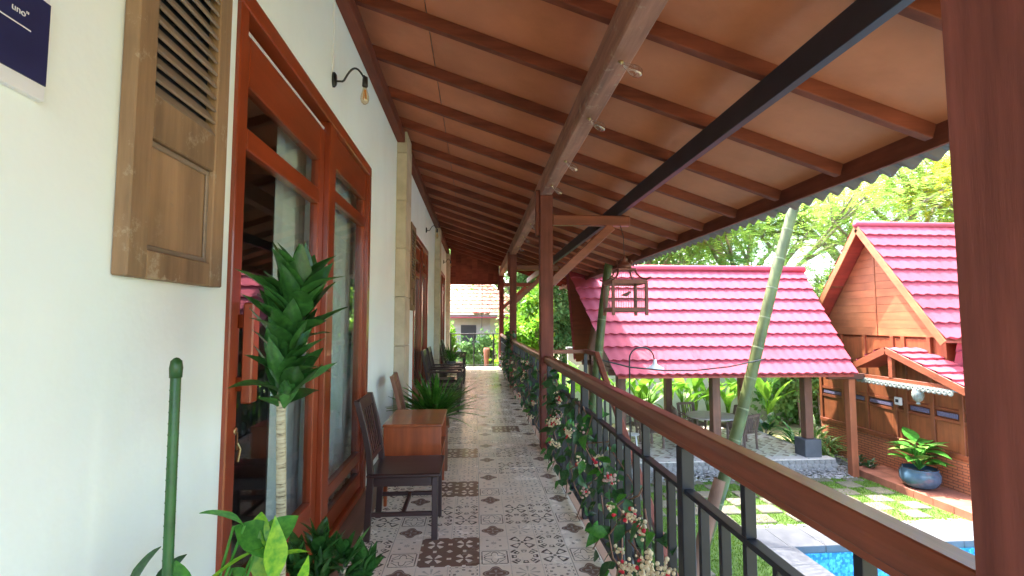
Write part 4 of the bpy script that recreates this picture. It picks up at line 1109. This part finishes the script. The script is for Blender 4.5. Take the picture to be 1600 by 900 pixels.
for i in range(30):
    a = i*2.4; el = random.uniform(.25, 1.2); r_ = random.uniform(.05, .2)
    b0 = Vector((9.38+r_*math.cos(a), 9.95+r_*math.sin(a), -1.35+random.uniform(-.15, .35)))
    MB().tube([(9.38, 9.95, -1.58), b0], .009, 5).build('stem', 'lf_mid', bpot)
    inst('leaf', lm(('var', i % 3), ('lf_mid', 'lf_var', 'lf_mid')[i % 3], 1, .55, 7, .3, .2, .35), bpot, frame(b0, (math.cos(a)*math.cos(el), math.sin(a)*math.cos(el), math.sin(el)*.6), (0, 0, 1), random.uniform(.36, .58)))
# garden lamp with gooseneck
gl_ = thing('gooseneck_lamp', 'thin gooseneck garden lamp with white enamel shade before the pavilion', 'lamp', (2.86, 9.0, G))
pts = [(2.83, 9, G), (2.84, 9, -.5), (2.85, 9, .85)]
for i in range(1, 11):
    a = math.pi-math.pi*i/10; pts.append((3.085+.235*math.cos(a), 9, .85+.22*math.sin(a)))
pts.append((3.33, 9, .80))
MB().tube(pts, .014, 8).build('pole', 'black', gl_, 0, True)
MB().lathe([(.03, .10), (.035, .03), (.06, .0), (.16, -.06), (.17, -.075), (.15, -.065), (.05, -.02), (0, -.01)], 20, (3.33, 9, .74)).build('shade', 'white', gl_, 0, True)

# ================================================================== PALMS (ringed green trunks)
def palm(p0, p1, r0, r1, lab, rings, sheath=True, crown=True):
    p = thing('palm_tree', lab, 'palm', p0)
    a, b_ = Vector(p0), Vector(p1)
    pts = [a.lerp(b_, i/10)+Vector((.05*math.sin(i*.7), 0, 0)) for i in range(11)]
    MB().tube(pts, [r0+(r1-r0)*i/10 for i in range(11)], 16).build('trunk', 'palm', p, 0, True)
    n = rings; d = (b_-a).normalized()
    for i in range(n):
        t = (i+.5)/n; c = a.lerp(b_, t)+Vector((.05*math.sin(t*7), 0, 0)); r_ = r0+(r1-r0)*t
        MB().tube([c-d*.012, c, c+d*.012], [r_*1.0, r_*1.045, r_*1.0], 16, False).build('trunk_ring', 'palmring', p, 0, True)
    if sheath:
        MB().tube([a, a.lerp(b_, .07), a.lerp(b_, .14), a.lerp(b_, .19)], [r0*1.16, r0*1.14, r0*1.08, r0*1.02], 14, False).build('dry_sheath', 'sheath', p, 0, True)
    if crown:
        V = []
        for k in range(12):
            aa = k*.52; rac = []
            for i in range(26):
                t = i/25; L = 2.4
                q = np.array([b_.x+L*t*math.cos(aa), b_.y+L*t*math.sin(aa), b_.z+1.0*t-1.9*t*t]); rac.append(q)
                if i:
                    for s_ in (-1, 1):
                        sd_ = np.array([-math.sin(aa)*s_, math.cos(aa)*s_, -.5]); l = .55*math.sin(math.pi*(.1+.85*t)); f = np.array([math.cos(aa), math.sin(aa), 0])
                        V.append([q-f*.02, q+f*.02, q+sd_*l+f*.2+f*.01, q+sd_*l+f*.19])
        quadcloud('crown', V, 'lf_spike', p)
    return p
palm((3.02, 6.9, G), (5.45, 6.9, 5.3), .088, .068, 'thick leaning green ringed palm trunk in front of the pavilion', 17)
palm((2.10, 10.2, G), (3.15, 10.2, 4.6), .10, .085, 'slim green palm trunk behind the bird cage', 10, False)
tag(MB().tube([(1.70, 6.87, 1.02)]+[(1.7+2.4*t, 6.87-.05*t, 1.02+.62*t*t-.62*t+.0*t-.02) for t in (.2, .4, .6, .8)]+[(4.02, 6.78, .99), (4.13, 6.77, 1.02)], .011, 6).build('sagging_cable', 'cable'), 'dark cable sagging from stair handrail to leaning palm trunk', 'cable')

# ================================================================== GARDEN PLANTING BEHIND THE PAVILION
gw = thing('garden_wall', 'pale green plastered garden wall behind the pavilion', 'wall', (6, 17.6, G))
B(3.3, 16, 17.5, 17.7, G, .55).build('wall', 'gwall', gw); B(3.25, 16.05, 17.46, 17.74, .551, .62).build('wall_cap', 'conc', gw)
bl_ = leafmesh('leaf', 'lf_ban', 1, .26, 9, .30, .3, .45, .012, .8)
def banana(x, y, z, h, n, lab, me=bl_, nm='banana_plant', grp='broad leaved plants along the garden wall', cat='plant', L=1.1):
    p = thing(nm, lab, cat, (x, y, z), grp)
    for i in range(n):
        a = i*2.4+random.uniform(-.3, .3); el = random.uniform(.75, 1.35); hh = h*random.uniform(.35, .8)
        b0 = Vector((x+.12*math.cos(a), y+.12*math.sin(a), z+hh))
        MB().tube([(x, y, z), (x+.04*math.cos(a), y+.04*math.sin(a), z+hh*.6), b0], [.03, .025, .012], 6).build('stalk', 'lf_shrub', p)
        inst('leaf', me, p, frame(b0, (math.cos(a)*math.cos(el), math.sin(a)*math.cos(el), math.sin(el)), (0, 0, 1), L*random.uniform(.7, 1.15), random.uniform(-.5, .5)))
    return p
for i in range(13):
    banana(2.9+.58*i+random.uniform(-.15, .15), 16.2+random.uniform(-.3, .8), G, 1.9, 9, 'broad leaved lime green plant growing against the pale garden wall')
shl = leafmesh('leaf', 'lf_dark', 1, .4, 5, .3, .2, .4)
ferl = leafmesh('leaf', 'lf_mid', 1, .16, 7, .5, .3, .35)
fern_l = leafmesh('leaf', 'lf_var', 1, .16, 7, .5, .3, .35)
for i, (x, y, s_, me, lab) in enumerate(((8.95, 13.4, .8, ferl, 'arching green fern beside the pavilion corner'), (9.2, 12.5, .7, fern_l, 'yellow green fern at the foot of the timber house wall'),
        (9.5, 11.8, .5, shl, 'dark low shrub beside the porch post'), (8.7, 14.4, 1.1, shl, 'large dark shrub behind the pavilion corner post'), (9.35, 13.2, .9, fern_l, 'pale fern growing between pavilion and house'),
        (8.75, 12.5, .5, shl, 'small dark shrub on the stony bed by the post block'), (9.45, 11.35, .45, shl, 'low dark shrub next to the terracotta terrace'))):
    p = thing('fern' if me is not shl else 'shrub', lab, 'plant', (x, y, G))
    for k in range(46):
        a = k*2.4; el = random.uniform(.1, 1.3)
        h0 = random.uniform(0, .6)*s_
        inst('leaf', me, p, frame((x+.15*s_*math.cos(a), y+.15*s_*math.sin(a), G+h0), (math.cos(a)*math.cos(el), math.sin(a)*math.cos(el), math.sin(el)), (0, 0, 1), s_*random.uniform(.5, .95)*(1 if me is not shl else .42)))
    if me is shl: MB().tube([(x, y, G), (x+.03, y, G+.5*s_)], .02, 6).build('stem', 'trunk', p)
pebbles('stony_bed', 8.4, 9.8, 11.3, 13.2, G+.03, 500, .06, 'stone', 'dark stony planting bed between pavilion and timber house', 'stones')

# ================================================================== TREES
def limb(mb, p, d, L, r, depth, tips, spread=.7):
    p = Vector(p); d = Vector(d).normalized(); pts = [p]; rr = [r]
    for i in range(4):
        d = (d+Vector((random.gauss(0, .10), random.gauss(0, .10), random.gauss(.02, .06)))).normalized()
        p = p+d*L/4; pts.append(p); rr.append(r*(1-.1*(i+1)))
        if depth <= 1: tips.append((p.copy(), d.copy()))
    mb.tube(pts, rr, 7 if depth > 1 else 5)
    if depth == 0: return
    for k in range(random.randint(3, 4)):
        nd = (d+Vector((random.gauss(0, spread), random.gauss(0, spread), random.gauss(.05, spread*.45)))).normalized()
        limb(mb, p, nd, L*random.uniform(.55, .8), r*.58, depth-1, tips, spread)
def fronds(centers, n, spread, L, mats, rng_=rng, flat=.45, pairs=6, lw=.02, ll=.13):
    C_ = np.array([c for c, _ in centers]); idx = rng_.integers(0, len(C_), n)
    base = C_[idx]+rng_.normal(size=(n, 3))*np.array([spread, spread, spread*.6])
    d = rvec(n); d[:, 2] = d[:, 2]*flat-.1; d = nrm(d); side = nrm(np.cross(d, [0, 0, 1.])+1e-3*rvec(n)); up = np.cross(side, d)
    Ls = L*rng_.uniform(.7, 1.3, n)
    out = []
    for i in range(pairs):
        t = (i+.6)/pairs
        q = base+d*(Ls*t)[:, None]-np.array([0, 0, 1.])*(Ls*.25*t*t)[:, None]
        wl = ll*(.5+.9*math.sin(math.pi*(.15+.75*t)))
        for s_ in (-1, 1):
            dirn = nrm(side*s_+d*.45+up*rng_.uniform(-.25, .25, (n, 1)))
            tip = q+dirn*wl; ww = d*lw
            out.append(np.stack([q-ww, q+ww*.8, tip+ww*.5, tip-ww*.4], 1))
    return np.concatenate(out)
def tree(x, y, h, r, lab, n, mats='lf_tree', depth=2, spread=.9, kind='f', lean=(0, 0), trunk_h=.45, cs=.55, nm='feathery_tree', yel=0, grp='feathery trees behind the roofs', z=G):
    t = thing(nm, lab, 'tree', (x, y, z), grp); mb = MB(); tips = []
    top = Vector((x+lean[0], y+lean[1], z+h*trunk_h))
    mb.tube([(x, y, z), (x+lean[0]*.4, y+lean[1]*.4, z+h*trunk_h*.5), top], [r*1.3, r, r*.85], 10)
    for k in range(5):
        a = k*1.257+random.uniform(-.3, .3); dd = Vector((math.cos(a)*.8, math.sin(a)*.8, .75+.3*random.random()))
        limb(mb, top, dd, h*(1-trunk_h)*.5, r*.55, depth, tips, .55)
    mb.build('trunk', 'trunk', t, 0, True)
    if kind == 'f': V = fronds(tips, n, spread, cs, mats)
    else:
        C_ = np.array([c for c, _ in tips]); m = n; b0 = C_[rng.integers(0, len(C_), m)]+rng.normal(size=(m, 3))*spread
        d = rvec(m); s_ = nrm(np.cross(d, rvec(m))); L = cs*rng.uniform(.6, 1.3, (m, 1)); W_ = L*.28
        V = np.stack([b0, b0+d*L*.5+s_*W_, b0+d*L, b0+d*L*.5-s_*W_], 1)
    if yel:
        k = int(len(V)*yel); k0 = rng.permutation(len(V))
        # yellow clumps: pieces near a few chosen branch tips
        cc = np.array([tips[i][0] for i in rng.integers(0, len(tips), 14)]); mc = V.mean(1)
        dist = np.min(np.linalg.norm(mc[:, None]-cc[None], axis=2), axis=1) if len(mc) < 200000 else None
        sel = dist < np.quantile(dist, yel)
        quadcloud('yellow_foliage', V[sel], 'lf_yel', t); V = V[~sel]
    quadcloud('crown', V, mats, t)
    return t
tree(13.5, 24, 11, .30, 'tall feathery tree with branching grey trunk behind the pavilion ridge', 4300, lean=(.5, 0), trunk_h=.38, spread=1.0)
tree(8.2, 26, 12, .30, 'wide feathery tree crowning over the middle of the pavilion ridge', 4300, trunk_h=.35, spread=1.1)
tree(19.5, 23, 13, .32, 'feathery tree with yellowing clumps behind the timber house ridge', 4300, trunk_h=.40, yel=.25, spread=1.0)
tree(25, 20, 13, .32, 'bright feathery tree standing beyond the timber house', 4300, trunk_h=.40, spread=1.1, yel=.1)
tree(17, 32, 15, .35, 'farthest feathery tree filling the sky above the house roof', 4300, trunk_h=.35, spread=1.4, cs=.8)
tree(26, 30, 16, .35, 'tall feathery tree far behind the timber house', 4300, trunk_h=.35, spread=1.5, cs=.8)
tree(3.6, 27, 12, .30, 'broad leaved tree behind the slim palm and ivy', 15000, 'lf_tree2', kind='b', spread=.9, cs=.26, nm='broad_leaved_tree', grp='broad leaved trees beyond the veranda end', trunk_h=.25)
tree(6.0, 33, 15, .35, 'tall broad leaved tree behind the wide feathery tree', 14000, 'lf_tree2', kind='b', spread=1.3, cs=.34, nm='broad_leaved_tree', grp='broad leaved trees beyond the veranda end', trunk_h=.25)
tree(.5, 42, 15, .35, 'broad leaved tree rising behind the clay tiled house', 12000, 'lf_tree2', kind='b', spread=1.4, cs=.36, nm='broad_leaved_tree', grp='broad leaved trees beyond the veranda end', trunk_h=.25)
tree(12, 38, 15, .35, 'distant broad leaved tree between the feathery crowns', 12000, 'lf_tree2', kind='b', spread=1.4, cs=.38, nm='broad_leaved_tree', grp='broad leaved trees beyond the veranda end', trunk_h=.25)
for x_, y_, h_, lb in ((11.6, 22.5, 6.2, 'low bushy tree filling the gap between pavilion and timber house'), (14.2, 22, 6.6, 'bushy tree just behind the timber house ridge'), (6.5, 25.5, 6.2, 'bushy tree hidden behind the pavilion ridge'), (17.5, 20, 6.4, 'bushy tree beyond the far slope of the timber house')):
    tree(x_, y_, h_, .14, lb, 3000, ('lf_tree2', 'lf_tree')[int(x_) % 2], trunk_h=.22, spread=.75, cs=.45, nm='bushy_tree', grp='bushy trees behind the roofs')
# ivy hedge and bright shrub beyond the railing
def hedge(x0, x1, y0, y1, z0, z1, n, s_, mat, lab, nm, cat):
    t = thing(nm, lab, cat, ((x0+x1)/2, (y0+y1)/2, G)); mb = MB()
    for k in range(6):
        xx, yy = random.uniform(x0, x1), random.uniform(y0, y1); mb.tube([(xx, yy, G), (xx+random.uniform(-.2, .2), yy, (G+z1)/2), (xx+random.uniform(-.4, .4), yy, z1-.2)], [.04, .03, .01], 6)
    mb.build('stems', 'trunk', t)
    c = np.stack([rng.uniform(x0, x1, 60), rng.uniform(y0, y1, 60), z0+(z1-z0)*rng.random(60)**.8], 1)
    b0 = c[rng.integers(0, 60, n)]+rng.normal(size=(n, 3))*[(x1-x0)*.09, (y1-y0)*.09, .22]
    d = rvec(n); d[:, 2] -= .2; d = nrm(d); sd_ = nrm(np.cross(d, rvec(n))); L = s_*rng.uniform(.6, 1.3, (n, 1))
    quadcloud('foliage', np.stack([b0, b0+d*L*.5+sd_*L*.3, b0+d*L, b0+d*L*.5-sd_*L*.3], 1), mat, t)
hedge(1.75, 2.9, 19.4, 21, -1.6, 2.6, 12000, .2, 'lf_shrub', 'bright lime green shrub seen between the veranda posts', 'tall_shrub', 'shrub')
hedge(2.2, 5.4, 23, 24.5, -2, 6.2, 26000, .2, 'lf_tree2', 'tall ivy covered screen of leaves beyond the pavilion gable', 'ivy_screen', 'ivy')
hedge(.9, 2.6, 17.8, 19, -2, 1.4, 9000, .18, 'lf_shrub', 'yellow green hedge beyond the end post of the veranda', 'garden_hedge', 'hedge')
hedge(-1.6, -.9, 21, 22, -2, 1.1, 3000, .2, 'lf_shrub', 'small yellow green bush before the grey house wall', 'garden_bush', 'bush')
hedge(-.5, 1.3, 20.5, 21.5, -2, .75, 5000, .2, 'lf_tree2', 'low leafy bushes on the court beyond the end railing', 'court_bushes', 'bush')
hedge(10.3, 14.5, 16.2, 17.2, -2, 1.6, 12000, .2, 'lf_tree2', 'leafy hedge between the garden wall and timber house', 'leafy_hedge', 'hedge')

hedge(12.4, 13.6, 1.0, 8.0, -2, .8, 16000, .2, 'lf_tree2', 'long leafy hedge beyond the pool terrace', 'pool_hedge', 'hedge')
tree(18, 8, 9, .25, 'feathery tree beyond the pool hedge', 4200, trunk_h=.35, spread=1.0)
tree(19, 1, 10, .25, 'wide feathery tree at the end of the pool hedge', 4200, trunk_h=.35, spread=1.1)
# ================================================================== NEIGHBOUR HOUSE BEYOND THE END
nh = thing('neighbour_house', 'grey walled neighbour house with faded clay tile roof beyond the veranda end', 'house', (-2, 27, G))
B(-6, 2.4, 26, 26.2, G, 1.9).build('wall', 'grotto', nh)
B(-6, 2.0, 24.2, 24.35, G, -.6).build('low_wall', 'clay', nh)
for x in (-.45, -2.6): B(x-.35, x+.45, 25.97, 25.999, -.1, 1.35).build('window', 'dark', nh); B(x-.42, x+.52, 25.93, 25.969, -.18, -.1).build('window_sill', 'grotto', nh)
B(.75, 1.15, 25.9, 25.99, G, 1.9).build('pilaster', 'gwall', nh)
roofcourses(nh, (-6.5, 29.5, 4.6), (-.4, 29.5, 4.6), (-6.5, 25.6, 2.0), (2.9, 25.6, 2.0), 12, .30, .03, .05, 'clay')
B(-6.5, 2.9, 25.1, 25.9, 1.72, 1.78).build('awning', 'roof', nh)
tr_ = thing('terracotta_jar', 'tall narrow terracotta plant stand beyond the end railing', 'jar', (.42, 19.5, G))
MB().lathe([(.10, 0), (.14, .3), (.09, .9), (.07, 1.5), (.09, 2.0), (.13, 2.5), (.11, 2.6), (0, 2.6)], 14, (.42, 19.5, G)).build('body', 'terra', tr_, 0, True)
banana(-.25, 23.0, G, 2.6, 9, 'lime green banana plant before the dark window of the grey house', grp='garden plants beyond the end railing')
banana(-1.1, 23.4, G, 2.2, 8, 'broad leaved plant beside the small bush by the grey house', grp='garden plants beyond the end railing')
tag(B(-3, 3.4, 18.5, 24.1, G+.002, G+.03).build('end_court', 'terra'), kind='structure')
print('objects', len(bpy.data.objects))
